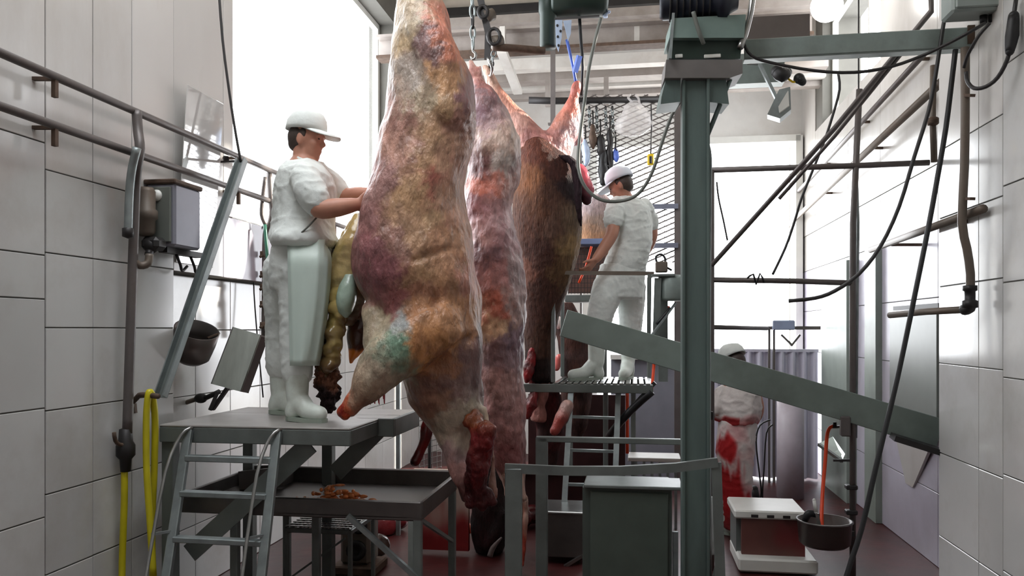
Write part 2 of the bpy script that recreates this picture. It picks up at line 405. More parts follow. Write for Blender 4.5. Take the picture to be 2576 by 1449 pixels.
# added glossy board, tilted so its doorway reflection makes a bright patch on the wall
a_, b_ = LP(4.47, 0, 0.012), LP(4.86, 0, 0.012); tl = math.radians(4.0); q = (RX * math.sin(tl) + UP * math.cos(tl)); H_ = 1.0
obj('panel', MB().box((a_ + b_) / 2 + UP * 1.98 + q * H_ / 2, (0.006, (b_ - a_).length, H_), (RX * math.cos(tl) - UP * math.sin(tl), DX, q), 0.002), GLOSSY, wall_left)
wall_panel(wall_left, LP, 8.6, 10.9, LEDGE, CEIL, PLASTER, 0.006, name='panel')
Y = 4.46; k = 0
while Y < 10.6:
    Y1 = Y + (0.42 if Y < 7 else 0.55)
    for z0, z1 in zip([0, 0.4, 0.8, 1.2, 1.6], [0.4, 0.8, 1.2, 1.6, LEDGE - 0.004]):
        wall_panel(wall_left, LP, Y, Y1, z0, z1, TILE, 0.008, off=-0.12)
    Y = Y1
def lbar(name, Y0, Y1, z0, z1, o0, o1, m, parent):
    a = LP(Y0, z0); b = LP(Y1, z0)
    return obj(name, MB().box((a + b) / 2 + UP * (z1 - z0) / 2 + RX * ((o0 + o1) / 2), (o1 - o0, (b - a).length, z1 - z0), (RX, DX, UP)), m, parent)
win = bpy.data.objects.new('window_1', None); COL.objects.link(win); win.location = LP((W0 + W1) / 2, SILL); win['kind'] = 'structure'
for a, b in ((W0, W0 + 0.06), (W1 - 0.06, W1)): lbar('frame', a, b, SILL, WTOP, -0.24, -0.18, WHITEP, win)
for z in (SILL, WTOP - 0.06): lbar('frame', W0, W1, z, z + 0.06, -0.24, -0.18, WHITEP, win)
lbar('pane', W0 + 0.06, W1 - 0.06, SILL + 0.06, WTOP - 0.06, -0.215, -0.205, GLASS, win)
portal('window_portal', LP((W0 + W1) / 2, (SILL + WTOP) / 2, -0.34), RX, UP, 3.5, WTOP - SILL)

# --- right wall
wr = MB()
def rw(Y0, Y1, z0, z1, w, t=0.4):
    a = RP(Y0, z0, w); b = RP(Y1, z0, w)
    wr.box((a + b) / 2 + UP * (z1 - z0) / 2 + RX * (t / 2), (t, (b - a).length, z1 - z0), (RX, DX, UP))
NR, V0, V1, VS, VT = 4.81, 6.0, 8.7, 3.85, 5.0
rw(YF - 0.4, NR, 0, CEIL, WR, 0.6); rw(NR - 0.02, V0, 0, CEIL, WF); rw(V0, V1, 0, VS, WF); rw(V0, V1, VT, CEIL, WF); rw(V1, 10.6, 0, CEIL, WF)
wall_right = obj('wall_right', wr, GROUT, kind='structure')
def RPn(Y, z): return RP(Y, z, WR)
def RPf(Y, z): return RP(Y, z, WF)
for Y0, Y1 in ((YF - .3, 0.0), (0.0, 1.5), (1.5, 2.6), (2.6, 3.1), (3.1, 3.54), (3.54, 3.97)):
    zs = [0, 0.40, 0.881, 1.364, 1.836, 2.317, 2.916, 3.4]
    for z0, z1 in zip(zs, zs[1:] + [CEIL]): wall_panel(wall_right, RPn, Y0, Y1, z0, z1, TILE, 0.008, sgn=-1)
for Y0, Y1 in ((3.97, 4.25), (4.25, 4.81)):
    zs = [0, 0.36, 0.86, 1.40, 1.86, 2.27, 2.68]
    for z0, z1 in zip(zs, zs[1:] + [CEIL]): wall_panel(wall_right, RPn, Y0, Y1, z0, z1, TILE if z0 < 2.6 else PANEL, 0.008, sgn=-1, name='tile' if z0 < 2.6 else 'panel')
for Y0, Y1 in ((4.79, 5.35), (5.35, 6.6), (6.6, 7.6), (7.6, 9.0), (9.0, 9.9)):
    wall_panel(wall_right, RPf, Y0, Y1, 2.72, VS if V0 <= Y0 < V1 - .1 else CEIL, PANEL, 0.012, sgn=-1, name='panel')
    for z0, z1 in zip([0, 0.5, 1.0, 1.35, 1.82, 2.3], [0.5, 1.0, 1.35, 1.82, 2.3, 2.72]):
        wall_panel(wall_right, RPf, Y0, Y1, z0, z1, LILAC if z0 < 2.3 else PANEL, 0.008, sgn=-1)
win3 = bpy.data.objects.new('window_2', None); COL.objects.link(win3); win3.location = RP((V0 + V1) / 2, VS, WF); win3['kind'] = 'structure'
def rbar(name, Y0, Y1, z0, z1, w0, w1, m, parent):
    a = RP(Y0, z0, (w0 + w1) / 2); b = RP(Y1, z0, (w0 + w1) / 2)
    return obj(name, MB().box((a + b) / 2 + UP * (z1 - z0) / 2, (w1 - w0, (b - a).length, z1 - z0), (RX, DX, UP), 0.003), m, parent)
for a, b in ((V0, V0 + 0.06), (V1 - 0.06, V1), (7.3, 7.33)): rbar('frame', a, b, VS, VT, WF + 0.1, WF + 0.16, WHITEP, win3)
for z in (VS, VT - 0.06): rbar('frame', V0, V1, z, z + 0.06, WF + 0.1, WF + 0.16, WHITEP, win3)
portal('clerestory_portal', RP((V0 + V1) / 2, (VS + VT) / 2, WF + 0.5), -RX, UP, 3.4, VT - VS)
# pilasters of the right wall
for nm, pxa, pxb, pyt, w, m in (('pilaster', 2067, 2130, 665, WF - 0.10, SAGE), ('pilaster', 2175, 2203, 625, WF - 0.06, SAGE)):
    Ya, Yb = RY(pxb, w), RY(pxa, w); z1 = P(pxa, pyt, (Ya + Yb) / 2).z
    tag(rbar(nm, Ya, Yb, 0, z1, w, WF, m, wall_right))

# --- back wall: white plaster with a wide doorway to the yard, a sage strip of door jamb
wb = MB()
def bw(x0, x1, z0, z1):
    c = Vector(((x0 + x1) / 2, by((x0 + x1) / 2) + 0.15, (z0 + z1) / 2)); wb.box(c, ((x1 - x0) / CO, 0.3, z1 - z0), (RX, DX, UP))
DO0, DO1, DTOP = 1.02, 3.52, 3.95
bw(-1.6, DO0, 0, CEIL); bw(DO0, DO1, DTOP, CEIL); bw(DO1, 4.2, 0, CEIL)
wall_back = obj('wall_back', wb, PLASTER, kind='structure')
portal('doorway_portal', Vector(((DO0 + DO1) / 2, by((DO0 + DO1) / 2) + 0.4, DTOP / 2)), -DX, UP, 2.5, DTOP)
door = bpy.data.objects.new('door_1', None); COL.objects.link(door); door.location = (DO0, by(DO0), 0); door['kind'] = 'structure'
for x in (DO0 + 0.03, DO1 - 0.03): obj('frame', MB().rbox((x, by(x) - 0.01, DTOP / 2), (0.08, 0.34, DTOP)), WHITEP, door)
obj('frame', MB().rbox(((DO0 + DO1) / 2, by((DO0 + DO1) / 2) - 0.01, DTOP - 0.03), (2.5, 0.34, 0.08)), WHITEP, door)
# --- front wall behind the camera
fw = MB(); fw.rbox(RX * -0.3 + DX * (YF - 0.35) + UP * (CEIL / 2), (6.4, 0.2, CEIL))
obj('wall_front', fw, PLASTER, kind='structure')
# --- yard paving seen through the doorway
obj('ground_yard', MB().rbox(RX * 0.5 + DX * 16.0 + UP * -0.08, (14, 8, 0.1)), PLASTER, kind='structure')

# roof steel across the hall
def cross_beam(name, px0, px1, Y, py0, py1, depth, m, label):
    c = P((px0 + px1) / 2, (py0 + py1) / 2, Y); a = P(px0, py0, Y); b = P(px1, py1, Y)
    w = (b.x - a.x) / CO; h = a.z - b.z
    mb = MB().rbox(c, (w, depth, h)); return obj(name, mb, m, kind='structure')
t = cross_beam('trim_1', 940, 2010, 7.6, 72, 116, 0.05, BEAMM, '')
c = P(1475, 120, 7.6)
obj('lower_flange', MB().rbox(P(1475, 121, 7.55), (4.1, 0.16, 0.03)), RUST, t); obj('upper_flange', MB().rbox(P(1475, 67, 7.55), (4.1, 0.16, 0.025)), BEAMM, t)  # lower flange: shade of the beam's underside put into its darker colour
for px in (1265, 1602): obj('web_stiffener', MB().rbox(P(px, 95, 7.54), (0.05, 0.08, 0.19)), BEAMW, t)
cross_beam('trim_2', 1120, 2050, 8.4, 138, 166, 0.14, BEAMW, '')
cross_beam('trim_3', 1120, 2050, 8.7, 168, 198, 0.2, BEAMM, '')
cross_beam('trim_4', 1240, 2050, 8.95, 201, 216, 0.12, BEAMW, '')
cross_beam('trim_5', 1240, 2050, 9.1, 219, 238, 0.12, BEAMM, '')
cross_beam('trim_6', 1000, 2050, 8.0, 26, 48, 0.1, BEAMM, '')
cross_beam('trim_7', 1000, 2050, 8.9, 0, 20, 0.1, DARK, '')  # dark strip put in for the shaded roof recess
obj('trim_8', MB().bar(P(1262, 128, 7.4), P(1303, 232, 8.3), 0.09, 0.05), BEAMW, kind='structure')
for px in (1378, 1525): obj('trim_9', MB().rbox(P(px, 232, 8.3), (0.05, 0.05, 0.3)), BEAMM, kind='structure')

# ------------------------------------------------------------------ left wall fittings
def line_pipe(name, pts, r, m, label, cat='pipe', sub=1, n=10, group=None):
    return obj(name, MB().tube(pts, r, n, sub), m, None, label, cat, group)
for nm, z, lab, py0 in (('wall_pipe', 2.69, 'upper of two grey pipes running level along the left tiled wall', 0),
                        ('wall_pipe', 2.48, 'lower of two grey pipes running level along the left tiled wall', 0)):
    t = thing(nm, lab, 'pipe', LP(4.2, z, 0.1))
    obj('tube', MB().tube([LP(-0.5, z, 0.1), LP(4.0, z, 0.1), LP(8.6, z, 0.1)], 0.019, 10), PIPE, t)
    for Y in (1.8, 3.42, 5.0, 6.6, 8.2):
        obj('wall_bracket', MB().bar(LP(Y, z - 0.01, 0.0), LP(Y, z - 0.01, 0.11), 0.02, 0.015).bar(LP(Y, z - 0.09, 0.1), LP(Y, z, 0.1), 0.02, 0.02), RUST, t)
# bent riser with drain valve
t = thing('water_riser', 'dark vertical water pipe with a drain valve on the left tiled wall', 'pipe', LP(4.07, 0.95, 0.07))
def lq(px, py, off=0.09):
    Y = LY(px, off); return P(px, py, Y)
obj('riser', MB().tube([P(344, 280, 3.96), P(347, 330, 3.95), P(352, 372, 3.92), P(345, 420, 3.93), P(341, 470, 3.97), P(338, 560, 3.98), P(335, 640, 3.98), P(331, 760, 3.97), P(325, 940, 3.96), P(320, 1090, 3.95)], 0.024, 10, 3), PIPE, t)
obj('tee', MB().tube([P(336, 655, 3.98), P(352, 668, 4.0), P(372, 662, 4.02), P(376, 640, 4.03)], 0.02, 8, 3), PIPEB, t)
v = obj('drain_valve', MB().lathe(P(316, 1110, 3.95), [(0.0, 0.07), (0.03, 0.06), (0.034, 0.0), (0.045, -0.02), (0.045, -0.07), (0.028, -0.09), (0.024, -0.15), (0, -0.15)], 14), DARK, t)
obj('lever', MB().tube([P(316, 1120, 3.93), P(300, 1118, 3.9), P(290, 1108, 3.88), P(287, 1088, 3.87)], 0.01, 6, 2), RUST, v)
t = thing('conduit', 'short grey conduit beside the bent water riser on the left wall', 'pipe', LP(3.97, 2.0, 0.07))
obj('tube', MB().tube([P(345, 372, 3.86), P(333, 420, 3.88), P(326, 480, 3.9), P(323, 560, 3.9), P(322, 585, 3.9)], 0.02, 10, 3), GALV, t)
obj('end_cap', MB().lathe(P(322, 585, 3.9), [(0, 0.03), (0.027, 0.02), (0.027, -0.02), (0, -0.03)], 12), DARK, t)
obj('stub', MB().tube([P(322, 590, 3.9), P(330, 586, 3.92)], 0.012, 8), DARK, t)
# switch cabinet with motor starter
t = thing('switch_cabinet', 'grey motor switch cabinet mounted on the left wall above the pots', 'cabinet', LP(4.30, 2.0, 0.1))
Yc = 4.30; c = LP(Yc, 2.205, 0.10)
obj('body', MB().box(c, (0.17, 0.25, 0.33), (RX, DX, UP), 0.012), CURT, t)
obj('lid', MB().box(c + UP * 0.175, (0.185, 0.27, 0.025), (RX, DX, UP), 0.006), RUST, t)
obj('front_plate', MB().box(c - DX * 0.13, (0.13, 0.015, 0.29), (RX, DX, UP), 0.004), GREYP, t)
obj('indicator_lamp', MB().ball(c - DX * 0.14 + UP * 0.10 - RX * 0.01, (0.03, 0.02, 0.03)), WHITEP, t)
obj('motor', MB().lathe(c - DX * 0.20 - UP * 0.0 - RX * 0.03, [(0, 0.13), (0.035, 0.13), (0.045, 0.11), (0.045, 0.02), (0.056, 0.01), (0.056, -0.03), (0.045, -0.04), (0.045, -0.1), (0.03, -0.12), (0, -0.12)], 18), PIPEB, t)
obj('valve_block', MB().box(c - DX * 0.18 - UP * 0.16, (0.1, 0.1, 0.07), (RX, DX, UP), 0.02).ball(c - DX * 0.2 - UP * 0.17, 0.04).tube([c - DX * 0.2 - UP * 0.17, c - DX * 0.22 - UP * 0.21, c - DX * 0.23 - UP * 0.22], 0.02, 8, 2), DARK, t)
obj('shelf_arm', MB().bar(c - UP * 0.18 - DX * 0.1, c - UP * 0.18 + DX * 0.25, 0.05, 0.03), DARK, t)
for k in range(2):
    obj('hook', MB().tube([c - UP * 0.19 + DX * (0.02 + 0.14 * k), c - UP * 0.25 + DX * (0.03 + 0.14 * k) + RX * 0.02, c - UP * 0.28 + DX * (0.08 + 0.14 * k), c - UP * 0.25 + DX * (0.13 + 0.14 * k)], 0.008, 6, 3), DARK, t)
# leaning channel bar
t = thing('leaning_channel', 'long steel channel bar slanting from the pipes down to the platform corner', 'bar', P(405, 1000, 4.25))
a, b = P(612, 405, 4.75), P(408, 1000, 4.15)
d = (b - a).normalized(); sd = Vector((1, -0.25, 0)); sd = (sd - d * sd.dot(d)).normalized(); nn = d.cross(sd)
obj('web', MB().bar(a, b, 0.058, 0.008, sd), GALVD, t)
obj('flange', MB().bar(a + sd * 0.026 + nn * 0.018, b + sd * 0.026 + nn * 0.018, 0.007, 0.036, sd), GALV, t)
obj('flange', MB().bar(a - sd * 0.026 + nn * 0.018, b - sd * 0.026 + nn * 0.018, 0.007, 0.036, sd), GALV, t)
obj('mounting_arm', MB().bar(a + UP * 0.0, P(560, 408, 4.9), 0.03, 0.012).bar(P(570, 408, 4.88), P(568, 395, 4.9), 0.03, 0.02), DARK, t)
line_pipe('hanging_cable', [P(548, -60, 4.72), P(560, 100, 4.72), P(578, 240, 4.73), P(592, 330, 4.74), P(606, 408, 4.75)], 0.008, CABLE, 'thin dark cable dropping from the roof to the slanting channel bar', 'cable', 3, 6)
# pots on the recessed tiles
def oax(d):
    d = Vector(d).normalized(); a = d.cross(Vector((0, 0, 1))).normalized(); return (a, d.cross(a), d)
t = thing('saucepan', 'dark grey metal pan hanging by its handle on the recessed tiles', 'pan', P(480, 910, 4.7))
ax = oax((0.35, -0.35, 0.9))
obj('bowl', MB().lathe(P(478, 905, 4.62), [(0, 0.0), (0.075, 0.0), (0.105, 0.03), (0.118, 0.11), (0.125, 0.20), (0.119, 0.20), (0.112, 0.11), (0.098, 0.035), (0, 0.01)], 26, ax), STAIND, t)
obj('handle', MB().bar(P(522, 850, 4.58), P(552, 838, 4.62), 0.025, 0.008), RUST, t)
t = thing('meat_scoop', 'bright flat stainless scoop hanging beside the dark pan', 'scoop', P(590, 990, 4.9))
q = [P(585, 822, 4.95), P(655, 842, 4.85), P(604, 985, 4.82), P(530, 965, 4.92)]
nrm = (q[1] - q[0]).cross(q[3] - q[0]).normalized()
if nrm.y > 0: nrm = -nrm
obj('blade', MB().prism(q, nrm * -0.012), SCOOP, t)
for i, w in ((1, 0.075), (3, 0.03)):
    j = (i + 1) % 4; m0, m1 = q[i], q[j]
    obj('side_lip', MB().prism([m0, m1, m1 - nrm * w, m0 - nrm * w], (q[0] - q[1]).normalized() * (0.008 if i == 1 else -0.008)), STAIND, t)
obj('back_lip', MB().prism([q[0], q[1], q[1] - nrm * 0.06, q[0] - nrm * 0.06], UP * -0.01), STAIND, t)
obj('handle', MB().bar(q[3] * 0.5 + q[2] * 0.5 - nrm * 0.02, P(535, 1030, 4.9), 0.03, 0.02), DARK, t)
t = thing('wall_tap', 'small brass-dark tap with a wall pipe behind the platform', 'tap', LP(4.9, 1.2, 0))
obj('pipe', MB().tube([P(430, 1016, 4.85), P(470, 1012, 4.8), P(500, 1002, 4.75)], 0.014, 8), PIPEB, t)
obj('valve', MB().ball(P(505, 1002, 4.75), (0.04, 0.03, 0.03)).tube([P(505, 1000, 4.75), P(520, 1000, 4.74), P(552, 985, 4.72)], 0.015, 8, 2), DARK, t)
obj('spout', MB().bar(P(548, 985, 4.72), P(528, 1032, 4.70), 0.02, 0.02), DARK, t)
# yellow hoses
t = thing('hose_bracket', 'dark bent iron bracket on the left wall carrying the yellow hose', 'bracket', P(360, 1000, 4.05))
obj('arm', MB().tube([P(330, 1016, 4.12), P(345, 1000, 4.08), P(356, 993, 4.02), P(398, 997, 3.95)], 0.014, 8, 3), RUST, t)
obj('wall_plate', MB().bar(P(328, 1000, 4.12), P(332, 1040, 4.12), 0.05, 0.02), RUST, t)
line_pipe('yellow_hose', [P(386, 1449, 3.93), P(378, 1320, 3.95), P(369, 1180, 3.96), P(368, 1060, 3.97), P(372, 1000, 3.97), P(377, 986, 3.98), P(384, 1000, 4.0), P(390, 1060, 4.02), P(388, 1180, 4.03), P(382, 1320, 4.04), P(384, 1449, 4.05), P(384, 1700, 3.9)], 0.017, YELLOW, 'yellow hose looped over the iron bracket beside the platform leg', 'hose', 4, 8)
line_pipe('yellow_hose', [P(313, 1178, 3.95), P(313, 1250, 3.95), P(310, 1340, 3.95), P(307, 1449, 3.95), P(310, 1640, 3.9), P(330, 1700, 3.85)], 0.017, YELLOW, 'yellow hose running down from the drain valve on the riser', 'hose', 3, 8)
# hose station behind the worker
t = thing('hose_station', 'grey riser pipe with valves on the wall behind the worker on the platform', 'pipe', P(670, 1000, 5.5))
obj('riser', MB().tube([P(677, 435, 5.45), P(680, 490, 5.42), P(684, 530, 5.42), P(679, 562, 5.42), P(668, 590, 5.44), P(666, 700, 5.46), P(664, 850, 5.48)], 0.02, 8, 3), PIPE, t)
obj('loop', MB().tube([P(667, 445, 5.36), P(660, 500, 5.36), P(658, 540, 5.36), P(668, 566, 5.38)], 0.014, 8, 3), PIPE, t)
for py in (640, 690, 722, 765, 818): obj('coupling', MB().lathe(P(665, py, 5.46), [(0, 0.025), (0.03, 0.02), (0.03, -0.02), (0, -0.025)], 10).tube([P(665, py, 5.46), P(655, py + 6, 5.42)], 0.011, 6), RUST, t)
line_pipe('green_hose', [P(666, 565, 5.36), P(672, 640, 5.35), P(680, 740, 5.35), P(688, 850, 5.35), P(686, 940, 5.35), P(686, 1000, 5.35), P(690, 1040, 5.0)], 0.012, HOSEG, 'thin green hose hanging from the riser behind the worker', 'hose', 3, 6)
line_pipe('thin_wire', [P(664, 565, 5.52), P(645, 610, 5.5), P(638, 700, 5.5), P(645, 820, 5.5), P(662, 1000, 5.5)], 0.005, CABLE, 'thin dark wire curving down beside the green hose', 'wire', 3, 5)

# ------------------------------------------------------------------ work platform, ladder, gut table
def rb(mb, u0, u1, d0, d1, z0, z1, org, bev=0.004):
    return mb.rbox(Vector(org) + RX * ((u0 + u1) / 2) + DX * ((d0 + d1) / 2) + UP * ((z0 + z1) / 2), (u1 - u0, d1 - d0, z1 - z0), bev)
o0 = P(400, 1068, 4.1); ZP = o0.z; o0 = Vector((o0.x, o0.y, 0))
t = thing('work_platform', 'grey steel work platform the left worker stands on', 'platform', o0 + RX * 0.5 + DX * 0.45)
obj('deck', rb(MB(), 0, 1.03, 0, 0.62, ZP - 0.012, ZP, o0), DECK, t)
obj('rear_deck', rb(rb(MB(), 0, 1.10, 0.62, 0.95, ZP - 0.012, ZP, o0), 0.84, 1.10, 0.45, 0.62, ZP - 0.012, ZP - 0.001, o0), DECK, t)
obj('front_fascia', rb(MB(), 0, 1.03, 0, 0.02, ZP - 0.09, ZP - 0.012, o0), GALVD, t)
obj('end_fascia', rb(MB(), 1.01, 1.03, 0.02, 0.44, ZP - 0.09, ZP - 0.012, o0), GALVD, t)
obj('rear_fascia', rb(rb(MB(), 0.9, 1.12, 0.44, 0.46, ZP - 0.10, ZP, o0), 1.10, 1.12, 0.46, 0.95, ZP - 0.10, ZP, o0), GALVD, t)
obj('side_fascia', rb(MB(), 0, 0.02, 0.02, 0.95, ZP - 0.09, ZP - 0.012, o0), GALVD, t)
for u, d in ((0.0, 0.02), (0.0, 0.88), (0.52, 0.88)): obj('leg', rb(MB(), u, u + 0.065, d, d + 0.065, 0, ZP - 0.012, o0), GALVD, t)
obj('brace', MB().bar(o0 + RX * 0.80 + DX * 0.05 + UP * (ZP - 0.09), o0 + RX * 0.10 + DX * 0.12 + UP * 0.42, 0.012, 0.10, DX), GALVD, t)
obj('brace', MB().bar(o0 + RX * 1.0 + DX * 0.60 + UP * (ZP - 0.06), o0 + RX * 0.71 + DX * 0.62 + UP * 0.77, 0.012, 0.10, DX), GALVD, t)
# ladder
t = thing('platform_ladder', 'grey steel ladder leaning on the front of the work platform', 'ladder', Vector((-1.35, 3.65, 0)))
def lad(px, py0, Y0, z): # rail point at height z
    top = P(px, py0, Y0); Yb = 3.62 + (Y0 - 4.04); k = (top.z - z) / top.z
    return Vector((top.x, Y0 + (Yb - Y0) * k, z))
for px, py, Y0 in ((474, 1085, 4.06), (697, 1092, 3.98)):
    obj('rail', MB().bar(lad(px, py, Y0, 1.09), lad(px, py, Y0, 0), 0.045, 0.03, RX, 0.004), GALV, t)
    hx = -0.075
    h0 = lad(px, py, Y0, 1.09); 
    obj('handrail', MB().tube([h0 + Vector((0.02, 0, 0.01)), h0 + Vector((-0.005, -0.03, 0.0)), h0 + Vector((hx * 0.5, -0.06, -0.06)), lad(px, py, Y0, 0.9) + Vector((hx * 0.75, -0.07, 0)), lad(px, py, Y0, 0.6) + Vector((hx * 0.9, -0.07, 0)), lad(px, py, Y0, 0.1) + Vector((hx, -0.07, 0))], 0.009, 8, 2), STAIN, t)
    obj('stay', MB().bar(lad(px, py, Y0, 0.62), lad(px, py, Y0, 0.62) + Vector((hx, -0.07, 0)), 0.012, 0.012), GALV, t)
for z in (0.12, 0.36, 0.585, 0.79, 0.965):
    if z == 0.965: continue
    a, b = lad(480, 1085, 4.06, z), lad(690, 1092, 3.98, z)
    obj('rung', MB().bar(a, b, 0.05, 0.028, DX, 0.004), GALV, t)
obj('rung', MB().bar(lad(480, 1085, 4.06, 0.955), lad(690, 1092, 3.98, 0.955), 0.05, 0.03, DX, 0.004), GALV, t)
# gut table
ZT = 0.72; fr = P(1060, 1265, 4.06); g0 = Vector((fr.x, fr.y, 0)) - RX * 1.36
t = thing('gut_table', 'long shallow stainless gut table below the platform', 'table', g0 + RX * 0.68 + DX * 0.4)
TL, TD = 1.36, 0.82
obj('tray_base', rb(MB(), 0, TL, 0, TD, ZT - 0.09, ZT - 0.075, g0), STAIND, t)
for nm, a in (('front_rim', (0, TL, 0, 0.025, ZT - 0.10, ZT)), ('back_rim', (0, TL, TD - 0.025, TD, ZT - 0.10, ZT + 0.02)), ('end_rim', (0, 0.025, 0.025, TD - 0.025, ZT - 0.10, ZT)), ('end_rim', (TL - 0.025, TL, 0.025, TD - 0.025, ZT - 0.10, ZT))):
    obj(nm, rb(MB(), *a, g0, 0.006), STAIND, t)
for u, d in ((0.3, 0.02), (TL - 0.045, 0.0), (0.25, TD - 0.05), (TL - 0.045, TD - 0.05), (0.62, 0.35)): obj('leg', rb(MB(), u, u + 0.042, d, d + 0.042, 0, ZT - 0.09, g0), GALVD, t)
obj('brace', MB().bar(g0 + RX * 0.97 + DX * -0.01 + UP * (ZT - 0.08), g0 + RX * 1.5 + DX * 0.0 + UP * 0.2, 0.025, 0.025, DX), GALV, t)
obj('brace', MB().bar(g0 + RX * (TL - 0.02) + DX * 0.05 + UP * (ZT - 0.1), g0 + RX * (TL - 0.02) + DX * (TD - 0.05) + UP * (ZT - 0.40), 0.02, 0.02, UP), GALVD, t)
mb = MB()
for i in range(170):
    u = random.gauss(0.84, 0.12); d = random.gauss(0.13, 0.05)
    if abs(u - .84) > .3 or not 0.04 < d < 0.3: continue
    mb.ball(g0 + RX * u + DX * d + UP * (ZT - 0.068 + random.random() * 0.115 * max(0, 1 - abs(u - .84) / .3)), (random.uniform(.008, .03), random.uniform(.008, .02), random.uniform(.005, .016)), 6, 4)
obj('fat_scraps', mb, SCRAP, None, 'heap of orange fat scraps on the gut table', 'scraps', None, 'stuff')
t = thing('drain_box', 'small dark steel box standing in the left end of the gut table', 'box', g0 + RX * .2 + DX * .6 + UP * ZT)
obj('side_sheet', MB().bar(g0 + RX * .10 + DX * .50 + UP * (ZT - .02), g0 + RX * .34 + DX * .58 + UP * (ZT + .0), .012, .11, DX), STAIND, t)
obj('end_sheet', MB().bar(g0 + RX * .34 + DX * .58 + UP * (ZT - .0), g0 + RX * .33 + DX * .74 + UP * (ZT - .0), .012, .12, RX), STAIND, t)
obj('back_sheet', MB().bar(g0 + RX * .10 + DX * .70 + UP * (ZT - .02), g0 + RX * .33 + DX * .74 + UP * (ZT - .01), .012, .11, DX), STAIND, t)
# small stands under and behind the table
t = thing('mesh_step', 'low step with an expanded metal tread under the gut table', 'step', P(800, 1400, 5.0))
z = 0.42; s0 = Vector((P(715, 1330, 4.75).x, 4.75, 0))
mb = MB()
for i in range(16):
    mb.rbox(s0 + RX * (0.012 + i * 0.026) + DX * 0.22 + UP * z, (0.005, 0.42, 0.006))
for i in range(9):
    mb.rbox(s0 + RX * 0.2 + DX * (0.03 + i * 0.05) + UP * (z + 0.004), (0.4, 0.014, 0.006))
obj('tread_mesh', mb, STAIN, t)
obj('rim', rb(rb(rb(rb(MB(), 0, 0.42, 0, 0.02, z - 0.03, z, s0), 0, 0.42, 0.42, 0.44, z - 0.03, z, s0), 0, 0.02, 0, 0.44, z - 0.03, z, s0), 0.4, 0.42, 0, 0.44, z - 0.03, z, s0), GALVD, t)
for u, d in ((0, 0), (0.395, 0), (0, 0.415), (0.395, 0.415)): obj('leg', rb(MB(), u, u + 0.025, d, d + 0.025, 0, z - 0.02, s0), GALVD, t)
obj('brace', MB().bar(s0 + RX * 0.01 + UP * 0.1, s0 + RX * 0.38 + UP * (z - 0.05), 0.02, 0.012, DX), GALVD, t)
# concrete kerb with splashes and bloodied board behind the neck
def bloody(pl):
    def f(p):
        n = noise.noise(p * 5) * 0.5 + noise.noise(Vector((p.x * 22, p.y * 22, p.z * 3))) * 0.4
        return mixc((178, 158, 146), (126, 24, 26), (pl - p.z) * 4 + n * 1.2)
    return f
def board(x0, x1, Y, z0, z1, n=26):
    mb = MB(); vs = []; fs = []
    for j in range(n + 1):
        for i in range(n + 1):
            vs.append(Vector((x0 + (x1 - x0) * i / n, Y - 0.156 * ((x1 - x0) * i / n), z0 + (z1 - z0) * j / n)))
    for j in range(n):
        for i in range(n): fs.append((j * (n + 1) + i, j * (n + 1) + i + 1, (j + 1) * (n + 1) + i + 1, (j + 1) * (n + 1) + i))
    N0 = len(vs); vs2 = vs + [v + DX * 0.04 for v in vs]
    fs2 = fs + [tuple(N0 + k for k in reversed(f)) for f in fs]
    e = [i for i in range(n + 1)]
    def side(idx):
        return [(idx[k], idx[k + 1], N0 + idx[k + 1], N0 + idx[k]) for k in range(len(idx) - 1)]
    fs2 += side(e) + side([n * (n + 1) + i for i in e]) + side([i * (n + 1) for i in e]) + side([i * (n + 1) + n for i in e])
    return mb.add(vs2, fs2)
t = thing('splash_board', 'pale splash board streaked with blood behind the gut table end', 'board', P(1130, 1440, 5.6))
me = board(P(1040, 0, 5.7).x, P(1180, 0, 5.7).x, 5.7, 0.03, P(0, 1180, 5.7).z).mesh('panel'); flat(me, bloody(0.36)); obj('panel', me, BLOODW, t)
obj('post', MB().bar(P(1034, 1190, 5.66), P(1034, 1436, 5.3), 0.04, 0.04), GALVD, t)
# hanging mesh strip and red trimming behind
t = thing('mesh_guard', 'narrow strip of expanded metal mesh standing behind the gut table', 'guard', P(1075, 1190, 6.2))
mb = MB()
for i in range(16):
    z = 0.35 + i * 0.045; x0 = P(1055, 0, 6.2).x; mb.bar((x0, 6.2, z), (x0 + 0.17, 6.19, z + 0.05), 0.012, 0.006)
for i in range(6): x = P(1055, 0, 6.2).x + i * 0.034; mb.bar((x, 6.2, 0.35), (x, 6.2, 1.1), 0.004, 0.004)
obj('mesh', mb, STAIN, t); obj('post', MB().bar((P(1082, 0, 6.2).x, 6.18, 0.0), (P(1082, 0, 6.2).x, 6.18, 1.12), 0.02, 0.02), DARK, t)
obj('post', MB().bar((P(1002, 0, 6.2).x, 6.2, 0.0), (P(1002, 0, 6.2).x, 6.2, 1.2), 0.03, 0.03), GALV, t)
mb = MB(); mb.limb([P(1082, 1030, 4.75), P(1075, 1080, 4.75), P(1060, 1130, 4.75), P(1046, 1158, 4.75)], [0.025, 0.04, 0.03, 0.035], 10, 4)
me = fuse(mb, 0.008, 2, lumps(0.008, 14)); flat(me, lambda p: mixc((120, 26, 26), (70, 16, 18), noise.noise(p * 12) + .5))
obj('meat_strip', me, OFFAL, None, 'dark red strip of meat hanging beside the mesh guard', 'meat')

